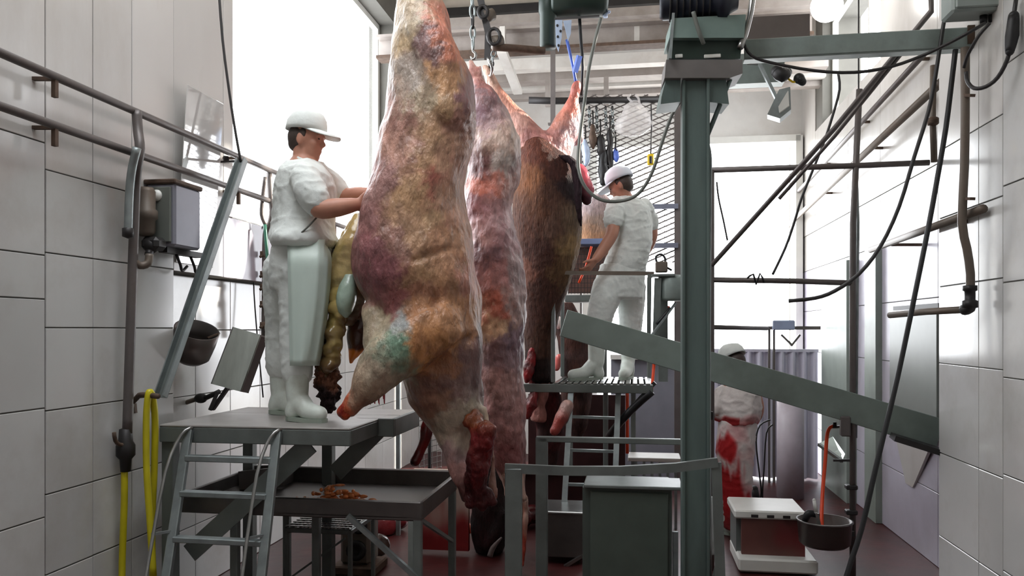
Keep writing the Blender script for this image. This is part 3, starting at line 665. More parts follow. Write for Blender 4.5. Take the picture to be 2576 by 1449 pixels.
# ------------------------------------------------------------------ carcasses
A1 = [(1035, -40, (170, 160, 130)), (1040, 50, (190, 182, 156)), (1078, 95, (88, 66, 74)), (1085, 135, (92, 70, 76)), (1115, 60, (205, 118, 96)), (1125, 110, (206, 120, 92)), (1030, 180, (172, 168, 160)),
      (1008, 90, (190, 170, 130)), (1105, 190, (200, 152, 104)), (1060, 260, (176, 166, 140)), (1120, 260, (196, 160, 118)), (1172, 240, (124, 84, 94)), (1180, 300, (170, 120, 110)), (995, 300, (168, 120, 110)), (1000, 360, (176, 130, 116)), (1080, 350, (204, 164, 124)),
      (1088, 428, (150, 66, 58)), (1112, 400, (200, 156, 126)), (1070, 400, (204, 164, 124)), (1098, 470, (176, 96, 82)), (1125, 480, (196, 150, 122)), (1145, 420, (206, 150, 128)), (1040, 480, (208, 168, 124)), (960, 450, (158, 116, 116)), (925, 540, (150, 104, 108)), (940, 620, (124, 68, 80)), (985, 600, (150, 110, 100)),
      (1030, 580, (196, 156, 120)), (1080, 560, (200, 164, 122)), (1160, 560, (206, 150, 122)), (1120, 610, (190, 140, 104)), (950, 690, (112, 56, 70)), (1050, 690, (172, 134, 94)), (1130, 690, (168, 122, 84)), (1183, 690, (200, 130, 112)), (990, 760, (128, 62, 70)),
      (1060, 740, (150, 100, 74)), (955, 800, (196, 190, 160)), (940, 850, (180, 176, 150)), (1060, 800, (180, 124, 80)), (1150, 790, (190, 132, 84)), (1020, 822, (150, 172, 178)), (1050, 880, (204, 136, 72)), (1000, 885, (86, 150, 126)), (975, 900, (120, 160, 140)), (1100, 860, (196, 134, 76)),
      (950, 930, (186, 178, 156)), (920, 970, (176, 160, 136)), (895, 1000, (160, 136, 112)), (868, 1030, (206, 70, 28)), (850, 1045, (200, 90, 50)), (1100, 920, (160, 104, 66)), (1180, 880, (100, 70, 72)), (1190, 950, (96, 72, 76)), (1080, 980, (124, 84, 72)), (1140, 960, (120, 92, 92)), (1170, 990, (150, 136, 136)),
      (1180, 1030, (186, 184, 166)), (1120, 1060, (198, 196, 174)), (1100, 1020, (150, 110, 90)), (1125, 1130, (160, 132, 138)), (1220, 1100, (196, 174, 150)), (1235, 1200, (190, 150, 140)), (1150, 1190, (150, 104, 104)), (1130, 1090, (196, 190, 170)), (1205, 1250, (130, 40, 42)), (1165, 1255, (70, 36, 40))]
t = thing('skinned_carcass', 'large skinned yellow-fat beef carcass hanging in front, with foreleg folded out', 'carcass', P(1090, 1290, 4.3))
Y1 = 4.3
mb = MB()
mb.column([(-70, 1012, 1090, 0.10, Y1), (0, 998, 1112, 0.14, Y1), (60, 990, 1130, 0.17, Y1), (120, 984, 1146, 0.20, Y1), (190, 978, 1184, 0.24, Y1), (260, 972, 1196, 0.27, Y1), (320, 962, 1198, 0.29, Y1), (380, 950, 1188, 0.30, Y1),
           (440, 938, 1172, 0.31, Y1), (500, 920, 1170, 0.32, Y1), (560, 902, 1178, 0.33, Y1), (620, 888, 1190, 0.34, Y1), (680, 890, 1197, 0.34, Y1), (740, 916, 1204, 0.33, Y1), (800, 945, 1208, 0.32, Y1), (850, 975, 1211, 0.30, Y1),
           (900, 1000, 1213, 0.27, Y1), (960, 1012, 1215, 0.24, Y1), (1010, 1032, 1214, 0.20, Y1), (1050, 1062, 1212, 0.17, Y1), (1090, 1092, 1200, 0.14, Y1), (1140, 1112, 1186, 0.11, 4.26), (1190, 1130, 1182, 0.10, 4.22), (1240, 1152, 1186, 0.07, 4.2), (1262, 1162, 1182, 0.04, 4.2)], 32, 3)
mb.limb([P(1085, 830, 4.1), P(1020, 872, 4.04), P(966, 920, 4.0), P(930, 962, 3.99), P(902, 998, 3.99), P(880, 1022, 3.99)], [0.20, 0.165, 0.130, 0.108, 0.066, 0.046], 18, 5)
mb.limb([P(1010, 880, 4.0), P(985, 900, 3.97)], [0.07, 0.05])
mb.limb([P(955, 790, 4.16), P(960, 860, 4.1)], [0.10, 0.10])
# white strip of hide left of the throat and right flap
mb.limb([P(1214, 1030, 4.2), P(1232, 1090, 4.18), P(1240, 1160, 4.18), P(1238, 1215, 4.2), P(1246, 1250, 4.2)], [0.02, 0.022, 0.02, 0.018, 0.016], 10, 4)
mb.limb([P(1050, 30, 4.2), P(1100, 150, 4.12), P(1130, 280, 4.1)], [0.09, 0.12, 0.12])
def creases(p):
    v = 0.020 * noise.noise(p * 4) - 0.022 * max(0, .18 - abs(noise.noise(Vector((p.x * 5, p.y * 5, p.z * 3.2))))) + 0.010 * noise.noise(Vector((p.x * 14, p.y * 14, p.z * 9)))
    X_, Y_ = topx(p)
    w = math.exp(-((X_ - 1160) / 45) ** 2 - ((Y_ - 335) / 60) ** 2)
    v += 0.005 * w * math.sin(p.z * 150 - p.x * 60 + 5 * noise.noise(p * 5))
    for px0, py0, px1, py1 in ((1010, 800, 1100, 755), (1040, 655, 1130, 625), (1090, 930, 1180, 850)):
        x, y = topx(p)
        tt = max(0, min(1, ((x - px0) * (px1 - px0) + (y - py0) * (py1 - py0)) / ((px1 - px0) ** 2 + (py1 - py0) ** 2)))
        d = math.hypot(x - px0 - tt * (px1 - px0), y - py0 - tt * (py1 - py0))
        v -= 0.02 * math.exp(-(d / 9) ** 2)
    return v
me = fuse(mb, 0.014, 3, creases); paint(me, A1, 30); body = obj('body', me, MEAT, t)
mb = MB()
mb.limb([P(1195, 1045, 4.14), P(1200, 1075, 4.10), P(1212, 1100, 4.07), P(1205, 1150, 4.07), P(1200, 1195, 4.09), P(1205, 1240, 4.12), P(1215, 1268, 4.14)], [0.034, 0.05, 0.060, 0.064, 0.056, 0.046, 0.04], 16, 4)
mb.limb([P(1222, 1085, 4.03), P(1222, 1115, 4.02)], [0.05, 0.045]); mb.limb([P(1190, 1150, 4.08), P(1186, 1225, 4.13), P(1184, 1266, 4.15)], [0.035, 0.035, 0.03])
mb.limb([P(1190, 1050, 4.1), P(1178, 1062, 4.08)], [0.035, 0.03]); mb.limb([P(1230, 1240, 4.12), P(1240, 1262, 4.12)], [0.03, 0.025])
me = fuse(mb, 0.009, 2, lumps(0.014, 13, 0.008, 34))
def headc(p):
    x, y = topx(p); n = noise.noise(p * 11)
    return mixc(mixc((118, 58, 26), (104, 18, 20), (y - 1070) / 30 + n), (62, 14, 16), (y - 1140) / 90 + n * 0.8 + (0.5 if x < 1185 else 0))
flat(me, headc); obj('skinned_neck', me, MEAT, t, 'bare dark red neck and throat')
mb = MB(); mb.limb([P(880, 1022, 3.99), P(866, 1040, 3.985)], [0.045, 0.037], 12, 3)
me = fuse(mb, 0.008, 1, lumps(0.008, 25)); flat(me, lambda p: mixc((186, 74, 30), (140, 30, 20), noise.noise(p * 30) + .4)); obj('leg_stump', me, MEAT, t, 'orange-red cut end of the foreleg')
# paunch and gut hanging out on the worker's side
mb = MB()
mb.column([(540, 893, 915, 0.04, 4.45), (575, 868, 930, 0.10, 4.45), (620, 843, 940, 0.14, 4.45), (680, 824, 940, 0.16, 4.45), (740, 818, 935, 0.15, 4.45), (790, 826, 915, 0.11, 4.45), (820, 842, 890, 0.06, 4.45)], 24, 4)
me = fuse(mb, 0.011, 3, lumps(0.02, 7, 0.006, 30))
A2 = [(885, 560, (176, 158, 90)), (850, 620, (160, 150, 84)), (830, 680, (140, 124, 70)), (865, 680, (206, 190, 120)), (880, 600, (196, 176, 110)), (845, 740, (196, 178, 110)), (880, 740, (150, 164, 144)), (820, 760, (110, 90, 50)), (860, 800, (90, 80, 62)), (900, 700, (120, 92, 50)), (905, 780, (60, 40, 34))]
paint(me, A2, 20); obj('paunch', me, OFFAL, t, 'glossy yellow-green paunch')
mb = MB(); mb.column([(690, 868, 893, 0.03, 4.3), (720, 853, 897, 0.06, 4.3), (755, 846, 896, 0.07, 4.3), (785, 850, 886, 0.05, 4.3), (800, 860, 875, 0.02, 4.3)], 18, 4)
me = fuse(mb, 0.009, 2); flat(me, lambda p: mixc((168, 188, 172), (84, 104, 100), (1.62 - p.z) * 6)); obj('gut_sac', me, OFFAL, t, 'pale green-grey sac')
mb = MB(); random.seed(3)
for i in range(30):
    k = i / 29.0; py = 735 + 195 * k; px = 856 - 30 * k + random.uniform(-11, 11) * (1.2 - 0.3 * k)
    mb.ball(P(px, py, 4.33 + random.uniform(-.03, .03)), (random.uniform(.032, .05), .045, random.uniform(.03, .05)))
mb.limb([P(856, 720, 4.35), P(842, 830, 4.35), P(826, 945, 4.35)], [0.04, 0.05, 0.045])
me = fuse(mb, 0.008, 2, lumps(0.008, 25))
def gutc(p):
    x, y = topx(p); n = noise.noise(p * 9)
    return mixc((178, 156, 96), (96, 72, 46), (y - 760) / 180 + n)
flat(me, gutc); obj('intestine', me, OFFAL, t, 'knotted rope of yellow-brown intestine')
mb = MB(); mb.limb([P(824, 915, 4.35), P(824, 950, 4.35), P(826, 985, 4.35), P(828, 1022, 4.35)], [0.055, 0.062, 0.058, 0.035], 16, 4)
me = fuse(mb, 0.008, 1, lumps(0.026, 24, 0.018, 60))
def tuftc(p):
    x, y = topx(p); return mixc((110, 70, 52), (38, 22, 22), (y - 965 + 26 * noise.noise(p * 14)) / 20)
flat(me, tuftc); obj('tail_tuft', me, FUR, t, 'dark brown hairy tuft')
mb = MB(); mb.column([(770, 880, 925, 0.05, 4.5), (820, 872, 935, 0.06, 4.5), (870, 874, 925, 0.05, 4.5), (900, 876, 902, 0.03, 4.5), (916, 880, 886, 0.01, 4.5)], 18, 4)
me = fuse(mb, 0.009, 2, lumps(0.012, 12))
def flapc(p):
    x, y = topx(p); return mixc((72, 40, 32), (226, 124, 30), (y - 876 + 10 * noise.noise(p * 20)) / 10)
flat(me, flapc); obj('hanging_flap', me, OFFAL, t, 'dark flap ending in an orange fat edge')
mb = MB()
for px in (930, 941, 952, 965): mb.limb([P(px, 985, 4.1), P(px + 2, 1010 + random.uniform(0, 12), 4.1)], [0.009, 0.004], 6, 2)
mb.limb([P(925, 978, 4.1), P(968, 980, 4.1)], [0.014, 0.014], 8, 2)
me = fuse(mb, 0.005, 0); flat(me, lambda p: (190, 60, 64)); obj('blood_drip', me, OFFAL, t, 'stringy red drip under the foreleg')

# second carcass behind it
A3 = [(1230, 1180, (150, 96, 100)), (1195, 170, (230, 180, 170)), (1215, 200, (176, 104, 104)), (1240, 300, (166, 140, 150)), (1205, 290, (126, 104, 128)), (1270, 340, (206, 184, 172)), (1225, 240, (96, 70, 84)), (1215, 420, (92, 56, 68)), (1220, 400, (92, 60, 70)), (1272, 415, (200, 206, 206)), (1250, 370, (206, 190, 180)), (1300, 420, (186, 150, 156)),
      (1210, 462, (214, 116, 98)), (1260, 458, (200, 120, 108)), (1285, 470, (206, 166, 164)), (1240, 520, (192, 148, 160)), (1205, 520, (160, 112, 130)), (1205, 600, (196, 158, 166)), (1250, 600, (180, 134, 148)), (1285, 560, (200, 176, 186)), (1218, 650, (108, 76, 92)), (1250, 690, (160, 104, 108)), (1300, 680, (160, 140, 148)),
      (1252, 770, (176, 80, 64)), (1300, 770, (176, 154, 156)), (1240, 825, (216, 178, 140)), (1215, 780, (190, 120, 100)), (1300, 860, (106, 84, 108)), (1255, 890, (120, 94, 108)), (1262, 960, (176, 132, 134)), (1250, 1050, (196, 144, 150)), (1290, 1100, (164, 108, 112)), (1300, 1040, (170, 120, 124)), (1280, 1140, (150, 84, 92)), (1300, 1220, (186, 150, 138)), (1308, 1300, (190, 130, 106)), (1300, 1370, (190, 84, 66)), (1302, 1440, (176, 100, 80))]
t2 = thing('skinned_carcass', 'narrow pink skinned carcass hanging behind the yellow one', 'carcass', P(1300, 1445, 5.2))
Y2 = 5.2
mb = MB()
mb.column([(200, 1190, 1212, 0.06, Y2), (250, 1186, 1262, 0.14, Y2), (320, 1184, 1296, 0.20, Y2), (380, 1180, 1314, 0.23, Y2), (440, 1174, 1309, 0.24, Y2), (510, 1170, 1289, 0.24, Y2), (560, 1172, 1290, 0.24, Y2), (620, 1172, 1306, 0.26, Y2), (690, 1172, 1318, 0.27, Y2), (760, 1176, 1324, 0.27, Y2), (830, 1184, 1321, 0.26, Y2),
           (900, 1196, 1318, 0.24, Y2), (1000, 1206, 1318, 0.21, Y2), (1090, 1220, 1319, 0.17, Y2), (1160, 1236, 1318, 0.13, Y2), (1210, 1258, 1317, 0.10, Y2), (1250, 1274, 1324, 0.08, Y2), (1300, 1278, 1324, 0.07, Y2), (1360, 1278, 1321, 0.06, Y2), (1436, 1280, 1314, 0.05, Y2)], 26, 3)
mb.limb([P(1186, 156, Y2), P(1192, 195, Y2), P(1205, 260, Y2)], [0.022, 0.03, 0.06], 12, 3); mb.limb([P(1208, 166, Y2), P(1212, 200, Y2), P(1222, 260, Y2)], [0.016, 0.022, 0.05], 12, 3)
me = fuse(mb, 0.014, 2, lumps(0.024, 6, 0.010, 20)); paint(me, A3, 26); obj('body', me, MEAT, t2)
mb = MB(); mb.limb([P(1310, 1180, 5.1), P(1312, 1240, 5.1), P(1322, 1262, 5.1), P(1320, 1330, 5.1), P(1312, 1420, 5.1)], [0.014, 0.022, 0.02, 0.02, 0.014], 10, 3)
me = fuse(mb, 0.007, 1, lumps(0.006, 18)); flat(me, lambda p: mixc((206, 172, 156), (176, 70, 52), (0.5 - p.z) * 3 + noise.noise(p * 9))); obj('throat_flap', me, MEAT, t2, 'pale strip of throat skin')

# third animal, still in its brown hide
t3 = thing('hide_on_carcass', 'brown half-skinned cow hanging by spread hind legs behind the pink carcass', 'carcass', P(1360, 1000, 6.2))
Y3 = 6.2
A4 = [(1235, 200, (240, 200, 180)), (1262, 250, (226, 150, 130)), (1300, 310, (226, 170, 160)), (1330, 345, (150, 90, 90)), (1450, 225, (226, 110, 100)), (1440, 260, (220, 110, 96)), (1420, 300, (214, 128, 108)), (1440, 320, (206, 186, 206)), (1390, 340, (190, 120, 120)), (1440, 360, (206, 160, 170)), (1320, 420, (230, 160, 130)), (1340, 600, (150, 80, 80))]
mb = MB()
mb.limb([P(1222, 172, Y3), P(1240, 210, Y3), P(1268, 262, Y3), P(1306, 320, Y3), P(1345, 380, Y3)], [0.035, 0.045, 0.07, 0.12, 0.18], 16, 4)
mb.limb([P(1452, 214, Y3), P(1444, 246, Y3), P(1430, 300, Y3), P(1408, 350, Y3), P(1375, 400, Y3)], [0.03, 0.045, 0.10, 0.13, 0.18], 16, 4)
mb.limb([P(1452, 300, 6.25), P(1450, 350, 6.25)], [0.05, 0.06])
mb.column([(350, 1320, 1400, 0.16, Y3), (420, 1310, 1440, 0.22, Y3), (560, 1306, 1452, 0.24, Y3), (700, 1316, 1430, 0.22, Y3), (840, 1326, 1395, 0.16, Y3), (960, 1332, 1385, 0.11, Y3), (1060, 1336, 1384, 0.09, Y3)], 24, 3)
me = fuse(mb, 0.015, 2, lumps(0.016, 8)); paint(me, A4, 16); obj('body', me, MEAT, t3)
mb = MB()
mb.column([(342, 1322, 1362, 0.10, Y3), (365, 1308, 1392, 0.18, Y3), (400, 1300, 1432, 0.25, Y3), (440, 1296, 1449, 0.28, Y3), (500, 1292, 1460, 0.30, Y3), (570, 1294, 1466, 0.31, Y3), (620, 1300, 1458, 0.30, Y3), (680, 1308, 1442, 0.28, Y3), (740, 1313, 1424, 0.25, Y3), (800, 1318, 1402, 0.22, Y3), (870, 1322, 1392, 0.19, Y3), (950, 1322, 1388, 0.17, Y3), (962, 1326, 1384, 0.14, Y3)], 26, 3)
me = fuse(mb, 0.014, 2, lambda p: 0.022 * noise.noise(Vector((p.x * 7, p.y * 7, p.z * 2.2))) + 0.006 * noise.noise(p * 40))
A5 = [(1340, 370, (96, 52, 38)), (1400, 420, (72, 42, 36)), (1445, 470, (40, 28, 30)), (1335, 450, (120, 76, 48)), (1345, 520, (92, 58, 40)), (1320, 560, (84, 52, 40)), (1390, 500, (80, 54, 44)), (1400, 570, (92, 66, 54)), (1445, 560, (104, 84, 66)), (1445, 620, (140, 112, 76)), (1430, 670, (110, 84, 58)), (1360, 640, (70, 42, 34)), (1330, 680, (110, 70, 56)), (1370, 720, (70, 44, 36)), (1330, 800, (74, 46, 38)), (1370, 850, (78, 52, 40)), (1350, 940, (40, 26, 24))]
paint(me, A5, 18, mk=0.0); obj('hide', me, FUR, t3, 'brown hairy hide')
mb = MB(); mb.tube([P(1402, 395, 6.0), P(1438, 405, 5.98), P(1452, 450, 5.95), P(1455, 520, 5.95), P(1462, 570, 5.98)], [0.02, 0.03, 0.035, 0.025, 0.012], 10, 4)
me = fuse(mb, 0.01, 1, lumps(0.008, 20)); flat(me, lambda p: (44, 28, 34)); obj('hide_edge', me, FUR, t3, 'dark rolled edge of the hide')
mb = MB(); mb.limb([P(1455, 430, 6.2), P(1470, 480, 6.15), P(1478, 505, 6.15)], [0.06, 0.08, 0.04], 12, 3)
me = fuse(mb, 0.01, 2, lumps(0.012, 14)); flat(me, lambda p: mixc((214, 96, 110), (70, 30, 42), (2.75 - p.z) * 7 + noise.noise(p * 9) * .5)); obj('udder_flap', me, OFFAL, t3, 'raw pink flap at the side')
mb = MB(); mb.limb([P(1340, 880, 6.05), P(1330, 930, 6.02), P(1326, 960, 6.0)], [0.03, 0.045, 0.02], 10, 3); mb.limb([P(1345, 985, 6.05), P(1336, 1020, 6.02), P(1326, 1050, 6.0)], [0.03, 0.05, 0.02], 10, 3)
mb.limb([P(1338, 950, 6.08), P(1345, 1000, 6.1)], [0.03, 0.03])
me = fuse(mb, 0.009, 1, lumps(0.012, 20)); flat(me, lambda p: mixc((140, 22, 26), (70, 12, 16), noise.noise(p * 14) + .4)); obj('cut_neck', me, MEAT, t3, 'bright red cut neck')
mb = MB(); mb.column([(950, 1330, 1392, 0.10, 6.25), (1000, 1338, 1412, 0.13, 6.25), (1060, 1345, 1420, 0.13, 6.25), (1130, 1356, 1410, 0.10, 6.25), (1180, 1362, 1396, 0.07, 6.25)], 20, 4)
mb.limb([P(1345, 1000, 6.2), P(1322, 1010, 6.2)], [0.03, 0.02])
me = fuse(mb, 0.012, 2, lumps(0.014, 10)); flat(me, lambda p: mixc((60, 36, 34), (90, 26, 28), noise.noise(p * 6) + .3)); obj('head', me, FUR, t3, 'dark brown head hanging down')
mb = MB(); mb.limb([P(1428, 1022, 5.95), P(1412, 1052, 5.93), P(1396, 1084, 5.9)], [0.05, 0.05, 0.035], 12, 3)
me = fuse(mb, 0.009, 1, lumps(0.01, 14)); flat(me, lambda p: mixc((196, 158, 148), (150, 60, 52), (1.0 - p.z) * 9 + noise.noise(p * 8))); obj('skinned_foreleg', me, MEAT, t3, 'pale skinned foreleg')

# fourth animal, only dark patches of it show past the platform
t4 = thing('hide_on_carcass', 'dark brown cow hide hanging beyond the second worker’s boots', 'carcass', P(1440, 1000, 7.0))
mb = MB(); mb.column([(760, 1405, 1440, 0.08, 7.0), (830, 1398, 1482, 0.16, 7.0), (900, 1410, 1492, 0.18, 7.0), (980, 1412, 1490, 0.16, 7.0), (1060, 1420, 1480, 0.12, 7.0), (1110, 1430, 1465, 0.06, 7.0)], 22, 3)
me = fuse(mb, 0.014, 2, lumps(0.016, 9)); flat(me, lambda p: mixc((84, 52, 44), (52, 34, 32), noise.noise(p * 7) + .5)); obj('hide', me, FUR, t4)
mb = MB(); mb.ball(P(1406, 812, 6.9), (0.035, 0.03, 0.06)); me = fuse(mb, 0.008, 1); flat(me, lambda p: mixc((236, 220, 214), (200, 110, 110), (1.66 - p.z) * 8)); obj('ear', me, OFFAL, t4, 'white and pink ear')
mb = MB(); mb.limb([P(1407, 900, 6.85), P(1400, 925, 6.85)], [0.035, 0.03]); me = fuse(mb, 0.008, 1); flat(me, lambda p: (216, 110, 104)); obj('raw_patch', me, OFFAL, t4, 'raw pink patch')
t5 = thing('pulled_hide', 'grey and tan cow hide being pulled off beside the second worker', 'hide', P(1490, 640, 7.4))
mb = MB(); mb.column([(488, 1478, 1520, 0.05, 7.4), (520, 1462, 1548, 0.10, 7.4), (560, 1458, 1552, 0.11, 7.4), (600, 1462, 1545, 0.10, 7.4), (650, 1466, 1530, 0.08, 7.4), (690, 1470, 1515, 0.05, 7.4)], 22, 3)
me = fuse(mb, 0.014, 2, lambda p: 0.02 * noise.noise(Vector((p.x * 9, p.y * 9, p.z * 4))))
paint(me, [(1490, 500, (170, 164, 176)), (1520, 530, (150, 140, 146)), (1500, 565, (130, 120, 112)), (1490, 585, (190, 140, 96)), (1520, 600, (160, 110, 76)), (1490, 640, (130, 84, 60)), (1500, 680, (90, 60, 50))], 14); obj('skin', me, FUR, t5)

t6 = thing('hide_on_carcass', 'almost black cow hide and head hanging low under the bare red neck', 'carcass', Vector((P(1230, 0, 5.75).x, 5.75, 0)))
mb = MB(); mb.column([(1150, 1205, 1262, 0.10, 5.75), (1210, 1192, 1272, 0.16, 5.75), (1280, 1186, 1276, 0.18, 5.75), (1350, 1188, 1278, 0.18, 5.75), (1382, 1196, 1268, 0.15, 5.75)], 22, 4)
mb.limb([P(1262, 1300, 5.6), P(1245, 1345, 5.58), P(1228, 1375, 5.58)], [.05, .045, .03], 12, 3)
me = fuse(mb, 0.014, 2, lumps(0.016, 9)); flat(me, lambda p: mixc((36, 24, 24), (58, 26, 28), noise.noise(p * 7) + .3)); obj('hide', me, FUR, t6)
obj('horn', MB().tube([P(1232, 1400, 5.5), P(1240, 1378, 5.5), P(1262, 1352, 5.5)], [.02, .018, .006], 8, 3), mat('horn_grey', (110, 100, 98), .35), t6)
# chains, hooks and hoist
def ring_link(mb, a, b, w, r, side):
    a, b = Vector(a), Vector(b); d = (b - a); L = d.length; d.normalize(); s_ = (side - d * side.dot(d)).normalized(); c = (a + b) / 2; pts = []
    for k in range(13):
        tt = 2 * math.pi * k / 12; pts.append(c + d * (L * 0.62 * math.cos(tt)) + s_ * (w * math.sin(tt)))
    return mb.tube(pts, r, 6, 1, False)
def chain(name, a, b, n, label, w=0.016, r=0.007, hook=True, sz=0.05):
    a, b = Vector(a), Vector(b); t = thing(name, label, 'chain', b)
    for k in range(n):
        p0, p1 = a.lerp(b, k / n), a.lerp(b, (k + 1) / n)
        obj('link', ring_link(MB(), p0, p1, w, r, Vector((1, 0.4, 0)) if k % 2 else Vector((-0.4, 1, 0))), GALV if k % 3 else DARK, t)
    if hook:
        obj('hook', MB().tube([b, b - UP * sz * 0.5, b + Vector((sz * .5, 0, -sz)), b + Vector((sz * .45, 0, -sz * 1.8)), b + Vector((-sz * .1, 0, -sz * 2.2)), b + Vector((-sz * .5, 0, -sz * 1.6))], [.007, .008, .009, .009, .008, .004], 8, 3), STAIN, t)
    return t
chain('hook_chain', P(1186, -120, 5.2), P(1190, 122, 5.2), 9, 'steel chain and hook holding the pink carcass', sz=0.032)
chain('hook_chain', P(1030, -220, 4.3), P(1050, -75, 4.3), 4, 'chain above the yellow carcass at the top edge', sz=0.04)
t = thing('roller_hook', 'heavy dark roller hook with rings beside the chain', 'hook', P(1240, 190, 6.0))
Yh = 6.0
obj('strap', MB().bar(P(1200, -40, Yh), P(1228, 80, Yh), 0.05, 0.02).bar(P(1228, 78, Yh), P(1226, 150, Yh), 0.045, 0.02), DARK, t)
for px, py, r in ((1215, 30, 0.05), (1243, 92, 0.065)):
    pts = [P(px, py, Yh - 0.03) + Vector((r * .7 * math.cos(q * math.pi / 6), 0.2 * r * math.sin(q * math.pi / 6), r * math.sin(q * math.pi / 6))) for q in range(13)]
    obj('ring', MB().tube(pts, 0.014, 8, 1, False), DARK, t)
obj('roller', MB().cyl(P(1220, 42, Yh), P(1240, 36, Yh + 0.03), 0.045), PIPEB, t)
obj('roller', MB().cyl(P(1238, 108, Yh), P(1262, 104, Yh + 0.03), 0.05), PIPEB, t)
obj('hook', MB().tube([P(1226, 145, Yh), P(1238, 170, Yh), P(1234, 190, Yh + .1), P(1226, 186, Yh + .2)], [.012, .012, .01, .006], 8, 3), STAIN, t)
obj('spreader_arm', MB().tube([P(1240, 118, Yh), P(1300, 122, Yh + .05), P(1370, 128, Yh + .1)], 0.03, 8, 3), RUST, t)
chain('shackle_chain', P(1246, 115, 6.1), P(1232, 182, 6.2), 5, 'short bright chain from the roller hook to the brown cow’s left hind leg', 0.018, 0.006, False)
t = thing('electric_hoist', 'dark green electric hoist hanging under the roof beams', 'hoist', P(1430, 125, 6.2))
Ye = 6.2
obj('gear_housing', MB().lathe(P(1379, 122, Ye), [(0, 0), (0.058, 0), (0.066, 0.02), (0.066, 0.26), (0.075, 0.28), (0.075, 0.62), (0, 0.62)], 22), DGREEN, t)
obj('motor', MB().lathe(P(1385, -8, Ye), [(0, 0), (0.14, 0), (0.155, 0.02), (0.155, 0.40), (0.13, 0.44), (0, 0.44)], 22, (UP, Vector((0, 1, 0)), Vector((1, 0, 0)))), DGREEN, t)
obj('cooling_fin', MB().rbox(P(1452, 44, Ye - 0.1), (0.34, 0.02, 0.012)), DARK, t)
obj('limit_switch', MB().rbox(P(1523, 18, Ye), (0.035, 0.05, 0.16), 0.006).ball(P(1532, 30, Ye - .03), 0.014), PBLUE, t)
mb = MB(); a = P(1405, 52, 6.05)
mb.prism([P(1397, 50, 6.05), P(1415, 50, 6.05), P(1413, 95, 6.05), P(1405, 130, 6.05), P(1399, 112, 6.05)], (0, 0.012, 0))
obj('hook_plate', mb, PBLUE, t); obj('hook_plate', MB().prism([P(1417, 52, 6.08), P(1438, 50, 6.08), P(1436, 84, 6.08), P(1429, 103, 6.08), P(1424, 80, 6.08)], (0, 0.012, 0)), PBLUE, t)
for px, py in ((1402, 64), (1410, 78), (1403, 92), (1405, 114)): obj('rivet', MB().ball(P(px, py, 6.045), 0.010, 8, 5), DARK, t)
line_pipe('hoist_rope', [P(1426, 100, 6.14), P(1434, 135, 6.14), P(1442, 170, 6.16), P(1450, 216, 6.2)], 0.012, BLUE, 'pale blue rope from the hoist to the brown cow’s right hind leg', 'rope', 2)
line_pipe('hoist_chain', [P(1458, 48, 6.25), P(1462, 110, 6.25), P(1466, 170, 6.24), P(1462, 240, 6.3)], 0.013, BLACK, 'dark hoist chain hanging straight beside the blue rope', 'chain', 2)
obj('rope_clamp', MB().bar(P(1458, 140, 6.1), P(1446, 182, 6.14), 0.045, 0.02), BLUE, None, 'blue clamp on the rope above the raised pink leg', 'clamp')
t = thing('hanger_rod', 'grey vertical hanger rod right of the green hoist housing', 'rod', P(1391, 310, 7.55))
obj('rod', MB().bar(P(1391, 118, 7.55), P(1391, 310, 7.55), 0.045, 0.03), PIPE, t); obj('foot_plate', MB().rbox(P(1391, 312, 7.55), (0.09, 0.06, 0.015)), PIPE, t)
line_pipe('air_hose', [P(1512, 45, 5.9), P(1500, 90, 5.9), P(1482, 170, 5.9), P(1470, 260, 5.9), P(1458, 350, 5.9), P(1455, 420, 5.9), P(1472, 470, 5.9), P(1510, 502, 5.9), P(1560, 506, 5.9), P(1605, 488, 5.85), P(1640, 435, 5.8), P(1668, 350, 5.75), P(1690, 290, 5.7), P(1712, 255, 5.6)], 0.013, CABLEG, 'grey-green air hose hanging in a long loop in front of the second worker', 'hose', 4, 8)

# ------------------------------------------------------------------ people
def hand(mb, wrist, d, thumb, s=1.0, curl=0.5):
    """palm, four unequal bent fingers and a thumb from the side of the palm"""
    d = Vector(d).normalized(); th = Vector(thumb); th = (th - d * th.dot(d)).normalized(); pn = d.cross(th)   # pn: back of the hand to palm
    w = Vector(wrist); k = w + d * 0.085 * s
    for a in (-0.028, -0.009, 0.010, 0.028): mb.limb([w + th * a * 0.6 * s, k + th * a * s], [0.017 * s, 0.015 * s], 8, 2)
    for a, L in ((0.030, 0.072), (0.010, 0.082), (-0.010, 0.076), (-0.029, 0.058)):
        b = k + th * a * s; p1 = b + (d * math.cos(curl * .5) + pn * math.sin(curl * .5)) * L * .45 * s
        p2 = p1 + (d * math.cos(curl * 1.3) + pn * math.sin(curl * 1.3)) * L * .32 * s
        p3 = p2 + (d * math.cos(curl * 2) + pn * math.sin(curl * 2)) * L * .25 * s
        mb.limb([b, p1, p2, p3], [0.0105 * s, 0.0098 * s, 0.009 * s, 0.0075 * s], 8, 2)
    b = w + d * 0.03 * s + th * 0.025 * s
    p1 = b + (d * 0.6 + th * 0.7 + pn * 0.15).normalized() * 0.045 * s; p2 = p1 + (d * 0.85 + th * 0.25 + pn * 0.4).normalized() * 0.038 * s
    mb.limb([b, p1, p2], [0.016 * s, 0.012 * s, 0.009 * s], 8, 2)
